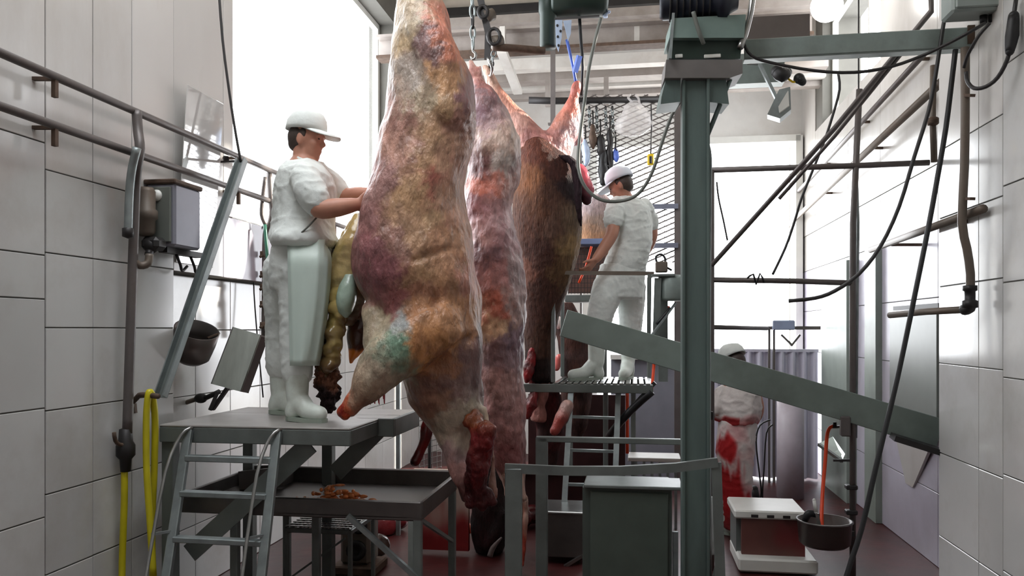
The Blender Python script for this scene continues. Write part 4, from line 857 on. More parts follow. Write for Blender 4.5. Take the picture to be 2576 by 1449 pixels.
def head(mb, c, f, s=1.0):
    """skull, jaw, nose, lips, brow and ears; f = unit vector the face looks along"""
    f = Vector(f).normalized(); r = f.cross(UP).normalized(); u = r.cross(f); c = Vector(c); ax = (f, r, u)
    mb.ball(c + u * .02 * s, (.098 * s, .076 * s, .105 * s), 18, 12, ax)
    mb.ball(c + f * .038 * s - u * .045 * s, (.055 * s, .058 * s, .07 * s), 16, 10, ax)
    mb.ball(c + f * .062 * s - u * .092 * s, (.028 * s, .032 * s, .022 * s), 12, 8, ax)
    mb.limb([c + f * .088 * s + u * .012 * s, c + f * .108 * s - u * .022 * s], [.009 * s, .013 * s], 8, 3)
    mb.ball(c + f * .098 * s - u * .032 * s, (.012 * s, .017 * s, .009 * s), 8, 6, ax)
    mb.ball(c + f * .088 * s - u * .058 * s, (.012 * s, .024 * s, .007 * s), 8, 6, ax); mb.ball(c + f * .084 * s - u * .07 * s, (.012 * s, .022 * s, .007 * s), 8, 6, ax)
    mb.limb([c + f * .085 * s + r * .045 * s + u * .022 * s, c + f * .096 * s + u * .024 * s, c + f * .085 * s - r * .045 * s + u * .022 * s], [.012 * s] * 3, 8, 3)
    for q in (1, -1):
        mb.ball(c + r * q * .078 * s - f * .008 * s - u * .012 * s, (.019 * s, .008 * s, .032 * s), 10, 8, ax)
        mb.ball(c + f * .06 * s + r * q * .04 * s - u * .025 * s, (.03 * s, .025 * s, .03 * s), 10, 8, ax)
    return f, r, u
def eyes(par, c, f, r, u, s=1.0):
    mb = MB()
    for q in (1, -1): mb.ball(Vector(c) + f * .088 * s + r * q * .033 * s + u * .004 * s, (.006 * s, .009 * s, .004 * s), 10, 6, (f, r, u))
    obj('eyes', mb, EYEM, par)
def cap(par, c, f, r, u, s=1.0, m=None):
    ax = (f, r, u); c = Vector(c); mb = MB(); n = 28; vs = []; fs = []
    prof = [(0.0, 0.150), (0.05, 0.147), (0.085, 0.128), (0.104, 0.095), (0.109, 0.06), (0.110, 0.035), (0.102, 0.035), (0.1, 0.06), (0.0, 0.11)]
    for q, z in prof:
        for k in range(n):
            t_ = 2 * math.pi * k / n
            vs.append(c + f * (q * 1.03 * s * math.cos(t_) - .004) + r * (q * 0.84 * s * math.sin(t_)) + u * ((z + 0.012 * (1 if z > .05 else 0) * max(0, -math.cos(t_)) * -1) * s))
    for i in range(len(prof) - 1):
        for k in range(n): k2 = (k + 1) % n; fs.append((i * n + k, i * n + k2, (i + 1) * n + k2, (i + 1) * n + k))
    mb.add(vs, fs, True); obj('crown', mb, m, par)
    mb = MB(); top = []; n = 14
    for i in range(n + 1):
        a = math.pi * (i / n - 0.5)
        base = c + f * (.098 * s * math.cos(a)) + r * (.086 * s * math.sin(a)) + u * (.042 * s)
        tip = c + f * ((.085 + .105 * math.cos(a)) * s) + r * (.083 * s * math.sin(a)) + u * ((.036 - .022 * math.cos(a) - .018 * abs(math.sin(a))) * s)
        top += [base, tip]
    N0 = len(top); vs = top + [v - u * .006 for v in top]; fs = []
    for i in range(n):
        a = 2 * i; fs += [(a, a + 1, a + 3, a + 2), (N0 + a + 2, N0 + a + 3, N0 + a + 1, N0 + a), (a + 1, N0 + a + 1, N0 + a + 3, a + 3), (a, a + 2, N0 + a + 2, N0 + a)]
    fs += [(0, N0, N0 + 1, 1), (2 * n, 2 * n + 1, N0 + 2 * n + 1, N0 + 2 * n)]
    mb.add(vs, fs, True); obj('peak', mb, m, par)
    obj('button', MB().ball(c + u * .152 * s, (.01, .01, .006), 8, 5), m, par)
def hairm(par, c, f, r, u, s=1.0):
    mb = MB(); mb.ball(Vector(c) - f * .022 * s + u * .012 * s, (.086 * s, .079 * s, .085 * s), 18, 12, (f, r, u)); mb.ball(Vector(c) - f * .05 * s - u * .03 * s, (.05 * s, .06 * s, .045 * s), 14, 10, (f, r, u))
    for q in (1, -1): mb.ball(Vector(c) + f * .012 * s + r * q * .074 * s + u * .028 * s, (.016 * s, .008 * s, .03 * s), 10, 6, (f, r, u))
    me = fuse(mb, 0.009, 2); obj('hair', me, HAIR, par)
def folds(amp, sc=9, st=(1, 1, 0.45)):
    def f(p):
        q = Vector((p.x * sc * st[0], p.y * sc * st[1], p.z * sc * st[2])); w = Vector((p.x * 7 + p.z * 9, p.y * 7, p.z * 13 - p.x * 5))
        return amp * noise.noise(q) + amp * .4 * noise.noise(Vector((p.x * 24, p.y * 24, p.z * 17))) + amp * 3.2 * max(0, .16 - abs(noise.noise(w))) - amp * 2.0 * max(0, .12 - abs(noise.noise(w * 1.7 + Vector((4, 4, 4)))))
    return f
def boot(par, top, ank, heel, toe, zs, nm='boot', r=(.068, .058)):
    mb = MB(); top, ank = Vector(top), Vector(ank); heel, toe = Vector(heel), Vector(toe)
    mb.limb([top, top.lerp(ank, .5), ank], [r[0], r[1] * 1.08, r[1]], 16, 4)
    mid = heel.lerp(toe, .55)
    mb.limb([heel, ank.lerp(mid, .25) * 1.0, mid + UP * .012, toe], [.047, .058, .05, .043], 14, 4)
    me = fuse(mb, 0.010, 3)
    for v in me.vertices:
        if v.co.z < zs: v.co.z = zs
    o = obj(nm, me, BOOT, par)
    sole = MB(); d = (toe - heel).normalized(); sd = UP.cross(d).normalized()
    pl = []
    for q in range(14):
        a = 2 * math.pi * q / 14; e = heel.lerp(toe, .5); L = (toe - heel).length / 2 + .04
        pl.append(Vector((e.x, e.y, zs)) + d * L * math.copysign(abs(math.cos(a)) ** .7, math.cos(a)) + sd * .047 * math.copysign(abs(math.sin(a)) ** .7, math.sin(a)))
    sole.prism(pl, (0, 0, .022)); obj('sole', sole, mat('boot_sole', (150, 160, 148), 0.6), o)
    return o

# worker on the left platform
tp = thing('person', 'worker in white cap, uniform and long apron standing on the left platform, side on', 'person', Vector((P(750, 0, 4.4).x, 4.4, ZP)))
hc = P(770, 352, 4.42); mb = MB(); f, r, u = head(mb, hc, (1, -0.12, -0.10), .98)
mb.limb([P(764, 375, 4.42), P(764, 430, 4.42)], [.058, .066], 14, 3)
mb.limb([P(764, 430, 4.42), P(765, 520, 4.42), P(762, 630, 4.42)], [.10, .12, .10], 16, 4)
mb.limb([P(764, 440, 4.28), P(764, 436, 4.56)], [.07, .07])
mb.limb([P(768, 445, 4.24), P(788, 490, 4.2), P(803, 524, 4.17), P(850, 522, 4.17), P(893, 515, 4.2)], [.066, .058, .054, .050, .036], 14, 4)
mb.limb([P(800, 440, 4.6), P(846, 480, 4.64), P(868, 492, 4.63), P(898, 488, 4.6), P(918, 486, 4.58)], [.06, .05, .046, .042, .034], 14, 4)
hand(mb, P(893, 515, 4.2), (1, .25, .08), (0, -.2, 1), 1.0, .35); hand(mb, P(918, 486, 4.58), (1, -.2, 0.0), (0, .2, 1), 1.0, .35)
mb.limb([P(756, 640, 4.36), P(750, 800, 4.32), P(746, 940, 4.3), P(746, 1030, 4.28)], [.07, .06, .05, .045], 14, 4)
mb.limb([P(735, 640, 4.48), P(712, 800, 4.56), P(707, 930, 4.6), P(706, 1015, 4.6)], [.07, .06, .05, .045], 14, 4)
me = fuse(mb, 0.0075, 2); obj('body', me, SKIN, tp)
eyes(tp, hc, f, r, u, .98); hairm(tp, hc, f, r, u, .98); cap(tp, hc + u * .012, f, r, u, 1.03, CLOTH)
mb = MB(); mb.column([(404, 738, 792, .075, 4.42), (414, 722, 806, .14, 4.42), (434, 706, 828, .19, 4.42), (470, 696, 842, .205, 4.42), (510, 693, 842, .2, 4.42), (555, 691, 838, .2, 4.42), (580, 690, 838, .225, 4.42), (604, 688, 846, .265, 4.42), (618, 690, 844, .265, 4.42), (626, 696, 836, .24, 4.42)], 26, 4)
mb.limb([P(766, 446, 4.25), P(780, 478, 4.2), P(794, 504, 4.18)], [.084, .082, .078], 18, 4); mb.limb([P(800, 444, 4.58), P(832, 464, 4.63), P(850, 480, 4.64)], [.085, .075, .066], 16, 4)
me = fuse(mb, 0.011, 2, folds(.011, 8)); obj('shirt', me, CLOTH, tp)
obj('collar', MB().tube([P(750, 398, 4.36), P(768, 408, 4.33), P(790, 416, 4.36), P(798, 418, 4.42), P(788, 412, 4.5), P(764, 398, 4.52), P(748, 394, 4.48), P(742, 394, 4.42), P(750, 398, 4.36)], .012, 8, 2), CLOTH, tp)
mb = MB(); mb.column([(600, 694, 832, .185, 4.42), (640, 685, 834, .195, 4.42), (690, 682, 818, .19, 4.42), (730, 684, 800, .17, 4.42)], 24, 3)
mb.limb([P(752, 680, 4.33), P(749, 800, 4.32), P(748, 940, 4.3)], [.125, .098, .082], 16, 4); mb.limb([P(716, 680, 4.52), P(710, 800, 4.56), P(706, 925, 4.6)], [.125, .095, .082], 16, 4)
me = fuse(mb, 0.011, 2, folds(.008, 8, (1, 1, .6))); obj('trousers', me, CLOTH, tp)
# apron: a stiff sheet wrapped round the near side and the front
mb = MB(); cols_ = 40; rows_ = 20; outer = []
def apr(i, j, off):
    v = j / rows_; py = 602 + 318 * v; s_ = i / cols_
    R_ = 836 - 32 * v ** 2.0; L_ = 722 + 7 * v; wv = .010 * v * math.sin(s_ * 15)
    key = ((0.0, L_, 4.175), (.12, L_ + 8, 4.150), (.45, R_ - 34, 4.155), (.60, R_ - 10, 4.20), (.72, R_, 4.30), (.85, R_ + 1, 4.42), (1.0, R_ - 14, 4.60))
    for (a0, x0, q0), (a1, x1, q1) in zip(key, key[1:]):
        if s_ <= a1 + 1e-9: break
    k = (s_ - a0) / (a1 - a0)
    inn = .07 * math.exp(-(v / .10) ** 2)
    return P(x0 + (x1 - x0) * k + off * 300 * (s_ > .6) - inn * 180 * (s_ > .55), py, inn * (s_ < .75) + q0 + (q1 - q0) * k + wv + off * (s_ < .7))
for off in (0, -.006): outer.append([apr(i, j, off) for j in range(rows_ + 1) for i in range(cols_ + 1)])
n1 = cols_ + 1; N0 = len(outer[0]); fs = []
for j in range(rows_):
    for i in range(cols_):
        a = j * n1 + i; fs += [(a, a + n1, a + n1 + 1, a + 1), (N0 + a + 1, N0 + a + n1 + 1, N0 + a + n1, N0 + a)]
for j in range(rows_): a = j * n1; fs.append((a, N0 + a, N0 + a + n1, a + n1)); a += cols_; fs.append((a, a + n1, N0 + a + n1, N0 + a))
for i in range(cols_): fs.append((i, i + 1, N0 + i + 1, N0 + i)); a = rows_ * n1 + i; fs.append((a, N0 + a, N0 + a + 1, a + 1))
mb.add(outer[0] + outer[1], fs, True); ap = obj('apron', mb, APRON, tp)
obj('apron_string', MB().tube([P(796, 548, 4.2), P(770, 575, 4.17), P(742, 598, 4.18), P(724, 606, 4.24)], .005, 6, 3), CABLEG, ap)
boot(tp, P(748, 925, 4.29), P(748, 1005, 4.27), Vector((P(738, 0, 4.26).x, 4.26, ZP + .05)), Vector((P(806, 0, 4.2).x, 4.19, ZP + .045)), ZP + .001)
boot(tp, P(706, 905, 4.6), P(706, 985, 4.6), Vector((P(694, 0, 4.6).x, 4.6, ZP + .05)), Vector((P(745, 0, 4.58).x, 4.57, ZP + .045)), ZP + .001)

# worker on the second platform
ZG = P(0, 956, 6.3).z
tp = thing('person', 'worker in white seen from behind on the high grating, cap peak turned to the hides', 'person', Vector((P(1550, 0, 6.4).x, 6.4, ZG)))
hc = P(1563, 468, 6.38); mb = MB(); f, r, u = head(mb, hc, (-.86, .36, -.36), .95)
mb.limb([hc - u * .03, P(1575, 505, 6.4)], [.055, .06], 14, 3)
mb.limb([P(1578, 515, 6.4), P(1588, 590, 6.4), P(1572, 690, 6.42)], [.09, .11, .08], 16, 4)
mb.limb([P(1550, 520, 6.33), P(1622, 524, 6.42)], [.06, .06])
mb.limb([P(1548, 520, 6.3), P(1543, 560, 6.26), P(1538, 592, 6.22), P(1515, 630, 6.18), P(1499, 652, 6.15)], [.06, .056, .05, .044, .034], 14, 4)
mb.limb([P(1624, 524, 6.44), P(1636, 566, 6.5), P(1640, 592, 6.52), P(1634, 616, 6.6), P(1628, 630, 6.66)], [.056, .052, .048, .042, .034], 14, 4)
hand(mb, P(1499, 652, 6.15), (-.62, -.1, -.75), (-.5, -.8, .3), 1.0, .6); hand(mb, P(1628, 630, 6.66), (-.3, .7, -.5), (-.5, 0, .8), 1.0, .7)
mb.limb([P(1550, 690, 6.4), P(1506, 790, 6.3), P(1500, 870, 6.3), P(1500, 930, 6.3)], [.07, .06, .05, .045], 14, 4); mb.limb([P(1590, 690, 6.46), P(1590, 790, 6.48), P(1582, 870, 6.5), P(1580, 930, 6.5)], [.07, .06, .05, .045], 14, 4)
me = fuse(mb, 0.008, 2); obj('body', me, SKIN, tp)
eyes(tp, hc, f, r, u, .95); hairm(tp, hc, f, r, u, .95); cap(tp, hc + u * .01, f, r, u, 1.04, mat('cap_white', (226, 232, 242), .8, var=.04))
mb = MB(); mb.column([(492, 1556, 1598, .06, 6.4), (504, 1542, 1616, .10, 6.4), (522, 1532, 1632, .135, 6.4), (560, 1540, 1640, .15, 6.4), (600, 1542, 1640, .155, 6.4), (632, 1532, 1634, .16, 6.4), (662, 1520, 1626, .16, 6.4), (682, 1514, 1622, .15, 6.4)], 24, 4)
mb.limb([P(1552, 518, 6.31), P(1545, 545, 6.27), P(1542, 556, 6.25)], [.078, .08, .074], 16, 3); mb.limb([P(1620, 522, 6.42), P(1632, 552, 6.48), P(1636, 566, 6.5)], [.07, .072, .066], 16, 3)
me = fuse(mb, 0.011, 2, folds(.012, 8)); obj('shirt', me, CLOTH, tp)
mb = MB(); mb.column([(664, 1512, 1624, .15, 6.4), (690, 1502, 1622, .165, 6.4), (720, 1497, 1620, .165, 6.4), (750, 1494, 1616, .15, 6.4)], 24, 3)
mb.limb([P(1532, 720, 6.36), P(1510, 790, 6.3), P(1502, 850, 6.3)], [.13, .105, .09], 16, 4); mb.limb([P(1588, 720, 6.46), P(1588, 790, 6.48), P(1582, 860, 6.5)], [.12, .1, .085], 16, 4)
me = fuse(mb, 0.011, 2, folds(.008, 8, (1, 1, .6))); obj('trousers', me, CLOTH, tp)
boot(tp, P(1502, 835, 6.3), P(1500, 912, 6.3), Vector((P(1506, 0, 6.3).x, 6.3, ZG + .05)), Vector((P(1440, 0, 6.26).x, 6.24, ZG + .045)), ZG + .001, r=(.075, .064))
boot(tp, P(1582, 850, 6.5), P(1580, 912, 6.5), Vector((P(1583, 0, 6.52).x, 6.53, ZG + .05)), Vector((P(1568, 0, 6.35).x, 6.35, ZG + .045)), ZG + .001, r=(.066, .056))

# stooping worker beyond the chute, apron soaked with blood
def stain3(p):
    x, y = topx(p); n = noise.noise(p * 8); n2 = noise.noise(Vector((p.x * 26, p.y * 26, p.z * 4)))
    w = (214, 206, 202); red = (176, 20, 26)
    x += 16 * n + 8 * n2; y += 14 * n2
    k = max(0, 1 - math.hypot((x - 1830) / 34, (y - 1126) / 40)) * 2.4 + max(0, (y - 1150) / 60.0 + n2 * 1.2 - max(0, (x - 1862)) / 22)
    return mixc(w, mixc(red, (110, 14, 18), (y - 1270) / 60), k + n * .5)
tp = thing('person', 'stooping worker in white cap beyond the slanting chute, apron soaked red', 'person', Vector((P(1850, 0, 6.2).x, 6.2, 0)))
hc = P(1848, 914, 6.2); mb = MB(); f, r, u = head(mb, hc, (-.45, .75, -.5), .93)
mb.limb([hc - u * .03, P(1852, 965, 6.2)], [.055, .06], 14, 3)
mb.limb([P(1856, 975, 6.2), P(1862, 1040, 6.18), P(1856, 1110, 6.2)], [.09, .10, .08], 16, 4); mb.limb([P(1825, 985, 6.2), P(1892, 985, 6.2)], [.055, .055])
mb.limb([P(1822, 990, 6.2), P(1812, 1022, 6.18), P(1810, 1042, 6.22), P(1800, 1044, 6.35)], [.056, .05, .046, .034], 14, 4); hand(mb, P(1800, 1044, 6.35), (-.5, .8, 0), (0, 0, 1), 1.0, .5)
mb.limb([P(1896, 990, 6.2), P(1906, 1025, 6.2), P(1900, 1050, 6.28), P(1885, 1052, 6.42)], [.056, .05, .046, .034], 14, 4); hand(mb, P(1885, 1052, 6.42), (-.6, .8, 0), (0, 0, 1), 1.0, .5)
mb.limb([P(1836, 1110, 6.18), P(1836, 1220, 6.18), P(1838, 1325, 6.2)], [.06, .055, .05], 14, 4); mb.limb([P(1868, 1110, 6.24), P(1866, 1220, 6.26), P(1862, 1322, 6.28)], [.06, .055, .05], 14, 4)
me = fuse(mb, 0.009, 2); obj('body', me, SKIN, tp)
eyes(tp, hc, f, r, u, .93); hairm(tp, hc, f, r, u, .93); cap(tp, hc + u * .01, f, r, u, 1.03, CLOTH)
mb = MB(); mb.column([(955, 1836, 1874, .07, 6.2), (968, 1822, 1894, .13, 6.2), (995, 1814, 1908, .17, 6.2), (1025, 1806, 1913, .18, 6.2), (1050, 1806, 1910, .18, 6.2), (1064, 1814, 1902, .16, 6.2)], 24, 4)
mb.limb([P(1824, 990, 6.2), P(1812, 1020, 6.19), P(1806, 1040, 6.24)], [.075, .07, .06], 14, 3)
me = fuse(mb, 0.011, 2, folds(.016, 10, (1, 1, .6)))
flat(me, lambda p: mixc((214, 206, 202), (150, 24, 28), (topx(p)[1] - 1046 + 14 * noise.noise(p * 10)) / 12 * (1 if topx(p)[0] < 1860 else .3))); obj('shirt', me, CLOTHB, tp)
mb = MB(); mb.column([(1052, 1812, 1902, .15, 6.2), (1120, 1806, 1894, .165, 6.2), (1200, 1810, 1888, .16, 6.2), (1280, 1814, 1884, .15, 6.2), (1328, 1816, 1882, .145, 6.2)], 24, 4)
me = fuse(mb, 0.011, 2, folds(.012, 8, (1, 1, .3))); flat(me, stain3); obj('apron', me, CLOTHB, tp)
boot(tp, Vector((P(1836, 0, 6.18).x, 6.18, .3)), Vector((P(1836, 0, 6.18).x, 6.18, .12)), Vector((P(1838, 0, 6.18).x, 6.2, .05)), Vector((P(1822, 0, 6.2).x, 6.38, .045)), .001)
boot(tp, Vector((P(1866, 0, 6.26).x, 6.26, .3)), Vector((P(1866, 0, 6.26).x, 6.26, .12)), Vector((P(1868, 0, 6.26).x, 6.26, .05)), Vector((P(1854, 0, 6.3).x, 6.44, .045)), .001)

# ------------------------------------------------------------------ column, beam, chute
YC = 4.5
t = thing('steel_column', 'tall green-grey steel column with a bracket head in the middle of the hall', 'column', Vector((P(1745, 0, YC).x, YC, 0)))
xc = P(1745, 0, YC).x; zt = P(0, 196, YC).z
obj('web', MB().rbox((xc, YC - .02, zt / 2), (0.115, 0.14, zt)), GREEN, t)
for s_ in (-1, 1): obj('flange', MB().rbox(Vector((xc, YC - .03, zt / 2)) + RX * s_ * 0.066, (0.018, 0.17, zt), .004), GREEN, t)
obj('base_plate', MB().rbox((xc, YC, .01), (.3, .3, .02), .004), GREEN, t)
zh = lambda py, Y=YC: P(0, py, Y).z
obj('head_bracket', MB().prism([P(1676, 150, 4.36), P(1868, 150, 4.36), P(1868, 185, 4.36), P(1836, 196, 4.36), P(1672, 196, 4.36)], (0.02, .22, 0)), mat('bracket_grey', (116, 112, 110), .5, metal=.3, var=.15), t)
obj('knee_plate', MB().prism([P(1676, 196, 4.40), P(1712, 196, 4.40), P(1712, 256, 4.40), P(1662, 262, 4.40), P(1664, 244, 4.40)], (0.01, .2, 0)), GREEN, t)
obj('knee_plate', MB().prism([P(1778, 198, 4.40), P(1826, 196, 4.40), P(1834, 262, 4.40), P(1778, 256, 4.40)], (0.01, .2, 0)), GREEN, t)
dc = obj('drive_cabinet', MB().prism([P(1690, 46, 4.34), P(1876, 36, 4.34), P(1872, 95, 4.34), P(1684, 95, 4.34)], (.02, .26, 0)), mat('cabinet_green', (128, 148, 142), .5, metal=.2, var=.12), t)
obj('cabinet_recess', MB().prism([P(1688, 96, 4.38), P(1868, 96, 4.38), P(1862, 148, 4.38), P(1684, 148, 4.38)], (.02, .2, 0)), DGREEN, t)
for px, w in ((1708, .04), (1792, .09)): obj('bright_slot', MB().rbox(P(px, 141, 4.37), (w, .01, .02), .003), WHITEP, t)  # white strips paint in the light showing at the bracket slots
obj('cover_edge', MB().bar(P(1694, 34, 4.34), P(1686, 148, 4.34), .015, .02), GALV, t)
mo = obj('motor', MB().lathe(P(1660, 12, 4.42), [(0, 0), (.075, 0), (.085, .02), (.085, .30), (.105, .31), (.105, .36), (.07, .38), (.05, .42), (0, .42)], 22, (UP, DX, RX)), mat('motor_navy', (34, 38, 50), .4, metal=.2), t)
for k in range(7): obj('fin', MB().lathe(P(1660, 12, 4.42) + RX * (.05 + .035 * k), [(.086, 0), (.1, 0), (.1, .008), (.086, .008)], 20, (UP, DX, RX)), DARK, mo)
obj('motor_cable', MB().tube([P(1744, 30, 4.3), P(1752, 60, 4.3), P(1762, 90, 4.3), P(1770, 110, 4.32)], .012, 8, 3), CABLEG, t)
obj('braided_conduit', MB().tube([P(1896, -30, 4.4), P(1888, 30, 4.4), P(1876, 80, 4.38), P(1862, 120, 4.34)], .018, 8, 3), STAIN, t)
obj('stay_rod', MB().tube([P(1838, 196, 4.42), P(1812, 262, 4.44), P(1778, 345, 4.46)], .013, 8, 2), GREEN, t)
obj('conduit', MB().tube([P(1776, 345, 4.46), P(1786, 380, 4.48), P(1788, 430, 4.48), P(1786, 600, 4.48), P(1785, 900, 4.48), P(1786, 1250, 4.48), P(1788, 1449, 4.48)], .008, 6, 2), GALV, t)
obj('side_bracket', MB().rbox(P(1786, 1045, 4.5), (.03, .04, .045)), DARK, t)
# cross beam from the column head to the right wall
b0 = P(1872, 128, 4.5); L = 1.32
t = thing('cross_beam', 'pale grey-green channel beam running from the column head to the right wall', 'beam', b0 + RX * L / 2)
obj('web', MB().rbox(b0 + RX * L / 2 + UP * .008, (L, .02, .105), .003), BEAMG, t)
for z in (.058, -.045): obj('flange', MB().rbox(b0 + RX * L / 2 + DX * .035 + UP * z, (L, .08, .012), .003), BEAMG, t)
obj('end_plate', MB().rbox(b0 + RX * (L - .06) + UP * .02 - DX * .012, (.18, .012, .10)), RUST, t)
obj('wall_bracket', MB().rbox(b0 + RX * (L + .03) + UP * .0, (.08, .12, .16)), BEAMG, t)
obj('trim_10', MB().rbox(P(1955, 78, 5.6), (.42, .1, .18)), mat('beam_brown', (96, 88, 84), .6), kind='structure')
obj('trim_11', MB().rbox(P(1896, 178, 5.9), (.42, .12, .22)), BEAMG, kind='structure')
# slanting chute
c0, c1 = P(1418, 812, 5.5), P(2366, 1092, 4.98)
t = thing('slanting_chute', 'long flat grey steel chute slanting down from the high platform to the right wall', 'chute', Vector((c1.x, c1.y, c1.z)))
d = (c1 - c0).normalized(); sd = Vector((0.1, -.35, 0)); 
v = UP - d * UP.dot(d); v.normalize(); n_ = d.cross(v)
obj('side_plate', MB().box((c0 + c1) / 2, ((c1 - c0).length, .19, .012), (d, v, n_), .003), CHUTE, t)
obj('floor_plate', MB().box((c0 + c1) / 2 - v * .09 + n_ * (.12 if n_.y > 0 else -.12), ((c1 - c0).length, .012, .24), (d, v, n_)), CHUTE, t)
obj('rear_plate', MB().box((c0 + c1) / 2 + n_ * (.24 if n_.y > 0 else -.24) - v * .045, ((c1 - c0).length, .09, .01), (d, v, n_)), CHUTE, t)
obj('chute_underside', MB().bar(P(2245, 1098, 4.96), P(2366, 1136, 4.88), .2, .035), DARK, t)  # dark bar paints in the shaded underside of the chute end

# ------------------------------------------------------------------ second platform, ladder, rails
YA = 6.3
g0 = Vector((P(1386, 0, 6.0).x, 6.0, 0)); ZGR = ZG
t = thing('high_platform', 'high grating platform with guard rails carrying the worker seen from behind', 'platform', g0 + RX * .35 + DX * .4)
GL, GD = .76, .80
fr_ = MB()
obj('front_beam', rb(MB(), -.22, GL, 0, .04, ZGR - .075, ZGR - .012, g0), GALVD, t)
obj('rear_beam', rb(MB(), 0, GL, GD - .04, GD, ZGR - .075, ZGR - .012, g0), GALVD, t)
for u_ in (0, GL - .04): obj('side_beam', rb(MB(), u_, u_ + .04, .04, GD - .04, ZGR - .075, ZGR - .012, g0), GALVD, t)
for k in range(15): obj('grating_bar', rb(MB(), .02 + k * .049, .02 + k * .049 + .034, 0.0, GD, ZGR - .012, ZGR, g0, .003), STAIN, t)
zr = P(0, 684, 6.05).z
for u_, d_, z1 in ((0, 0, zr), (.0, GD - .03, zr), (GL - .035, GD - .03, zr)): obj('post', rb(MB(), u_, u_ + .03, d_, d_ + .03, ZGR, z1, g0), GALVD, t)
obj('post', MB().bar(P(1668, 960, 6.0), P(1668, 690, 6.02), .07, .05), GALVD, t)
obj('top_rail', MB().bar(g0 + UP * (zr - .01), P(1645, 688, 5.95), .028, .028), PIPEB, t)
obj('side_rail', MB().bar(g0 + UP * (zr - .01) + RX * .015, g0 + UP * (zr - .01) + DX * GD + RX * .015, .025, .025), GALVD, t)
for px0, px1, yb in ((1437, 1412, 5.6), (1556, 1541, 5.6)): obj('leg', MB().bar(P(px0, 972, 6.02), Vector((P(px1, 0, yb).x, yb, 0)), .04, .03, RX), GALV, t)
for py, w_ in ((1048, 0), (1132, 0), (1218, 0)):
    k = (py - 972) / 440.0; Yk = 6.02 - .4 * k
    obj('rung', MB().bar(P(1436 - 22 * k, py, Yk), P(1555 - 13 * k, py + 4, Yk), .035, .02, DX), GALV, t)
for px in (1516, 1585): obj('leg', rb(MB(), 0, .04, 0, .04, 0, ZGR - .07, Vector((P(px, 0, 6.75).x, 6.7, 0))), GALVD, t)
obj('brace', MB().bar(P(1648, 962, 6.0), P(1565, 1050, 6.05), .05, .03), DARK, t)
obj('kick_arm', MB().bar(P(1612, 880, 5.75), P(1700, 762, 5.85), .022, .012), GALV, t)
# machine on the platform rail end
t = thing('winch_drive', 'grey-green winch drive on the platform rail left of the column', 'winch', P(1680, 760, 5.9))
obj('housing', MB().lathe(P(1690, 757, 5.9) , [(0, 0), (.09, .0), (.10, .02), (.10, .16), (.085, .19), (0, .19)], 20), BEAMG, t)
obj('top_plate', MB().rbox(P(1668, 694, 5.88), (.17, .16, .02), .004), GALVD, t)
obj('upright', MB().bar(P(1655, 700, 5.85), P(1650, 860, 5.85), .05, .04), GALVD, t); obj('upright', MB().bar(P(1634, 690, 5.92), P(1632, 860, 5.95), .03, .03), GALVD, t)
obj('clamp_block', MB().rbox(P(1664, 672, 5.85), (.09, .06, .08), .008), PIPEB, t)
obj('wire_coil', MB().tube([P(1654, 665, 5.84), P(1650, 646, 5.84), P(1664, 640, 5.84), P(1674, 652, 5.84), P(1672, 668, 5.84), P(1690, 680, 5.84)], .008, 6, 3), BLACK, t)
obj('handle', MB().tube([P(1686, 775, 5.85), P(1672, 792, 5.83), P(1652, 815, 5.82)], .012, 6, 2), BLACK, t)
line_pipe('orange_hose', [P(1682, 770, 6.1), P(1676, 800, 6.1), P(1662, 840, 6.1), P(1650, 880, 6.1), P(1644, 930, 6.1), P(1640, 975, 6.0), P(1632, 1000, 5.95)], .012, ORANGE, 'orange hose dropping from the winch drive beside the column', 'hose', 3, 8)
line_pipe('orange_hose', [P(1578, 985, 6.15), P(1578, 1060, 6.15), P(1578, 1140, 6.2)], .013, ORANGE, 'straight orange hose hanging under the high platform', 'hose', 2, 8)
line_pipe('orange_hose', [P(1488, 620, 6.6), P(1474, 670, 6.6), P(1456, 712, 6.6)], .010, ORANGE, 'short orange hose end beside the second worker’s hand', 'hose', 2, 6)
obj('black_hose_bundle', MB().tube([P(1640, 985, 5.9), P(1600, 1020, 5.95), P(1560, 1062, 6.0), P(1530, 1100, 6.2)], .03, 8, 3), BLACK, None, 'black hose bundle sagging under the high platform', 'hose')
# tray table behind the rail
t = thing('hide_tray', 'blue-grey steel tray with a mesh side behind the second worker', 'tray', P(1470, 750, 7.2))
obj('rim', MB().rbox(P(1474, 612, 7.2), (.34, .3, .05), .004), mat('blue_steel', (120, 134, 170), .4, metal=.4), t)
mb = MB()
for k in range(12): mb.bar(P(1430 + 8 * k, 622, 7.06), P(1430 + 8 * k, 740, 7.06), .004, .004)
for k in range(10): mb.bar(P(1428, 628 + 12 * k, 7.06), P(1524, 628 + 12 * k, 7.06), .004, .004)
obj('mesh_side', mb, DARK, t); obj('back_sheet', MB().rbox(P(1476, 680, 7.25), (.34, .02, .42)), mat('rust_sheet', (92, 66, 58), .6, metal=.3, var=.3), t)
obj('lower_shelf', MB().rbox(P(1480, 752, 7.2), (.4, .3, .06), .004), GALVD, t)
for px in (1436, 1522): obj('leg', MB().rbox(Vector((P(px, 0, 7.2).x, 7.2, P(0, 775, 7.2).z / 2)), (.035, .035, P(0, 775, 7.2).z)), GALVD, t)
obj('white_liner', MB().bar(P(1444, 650, 7.03), P(1418, 720, 7.03), .05, .01), PBLUE, t)

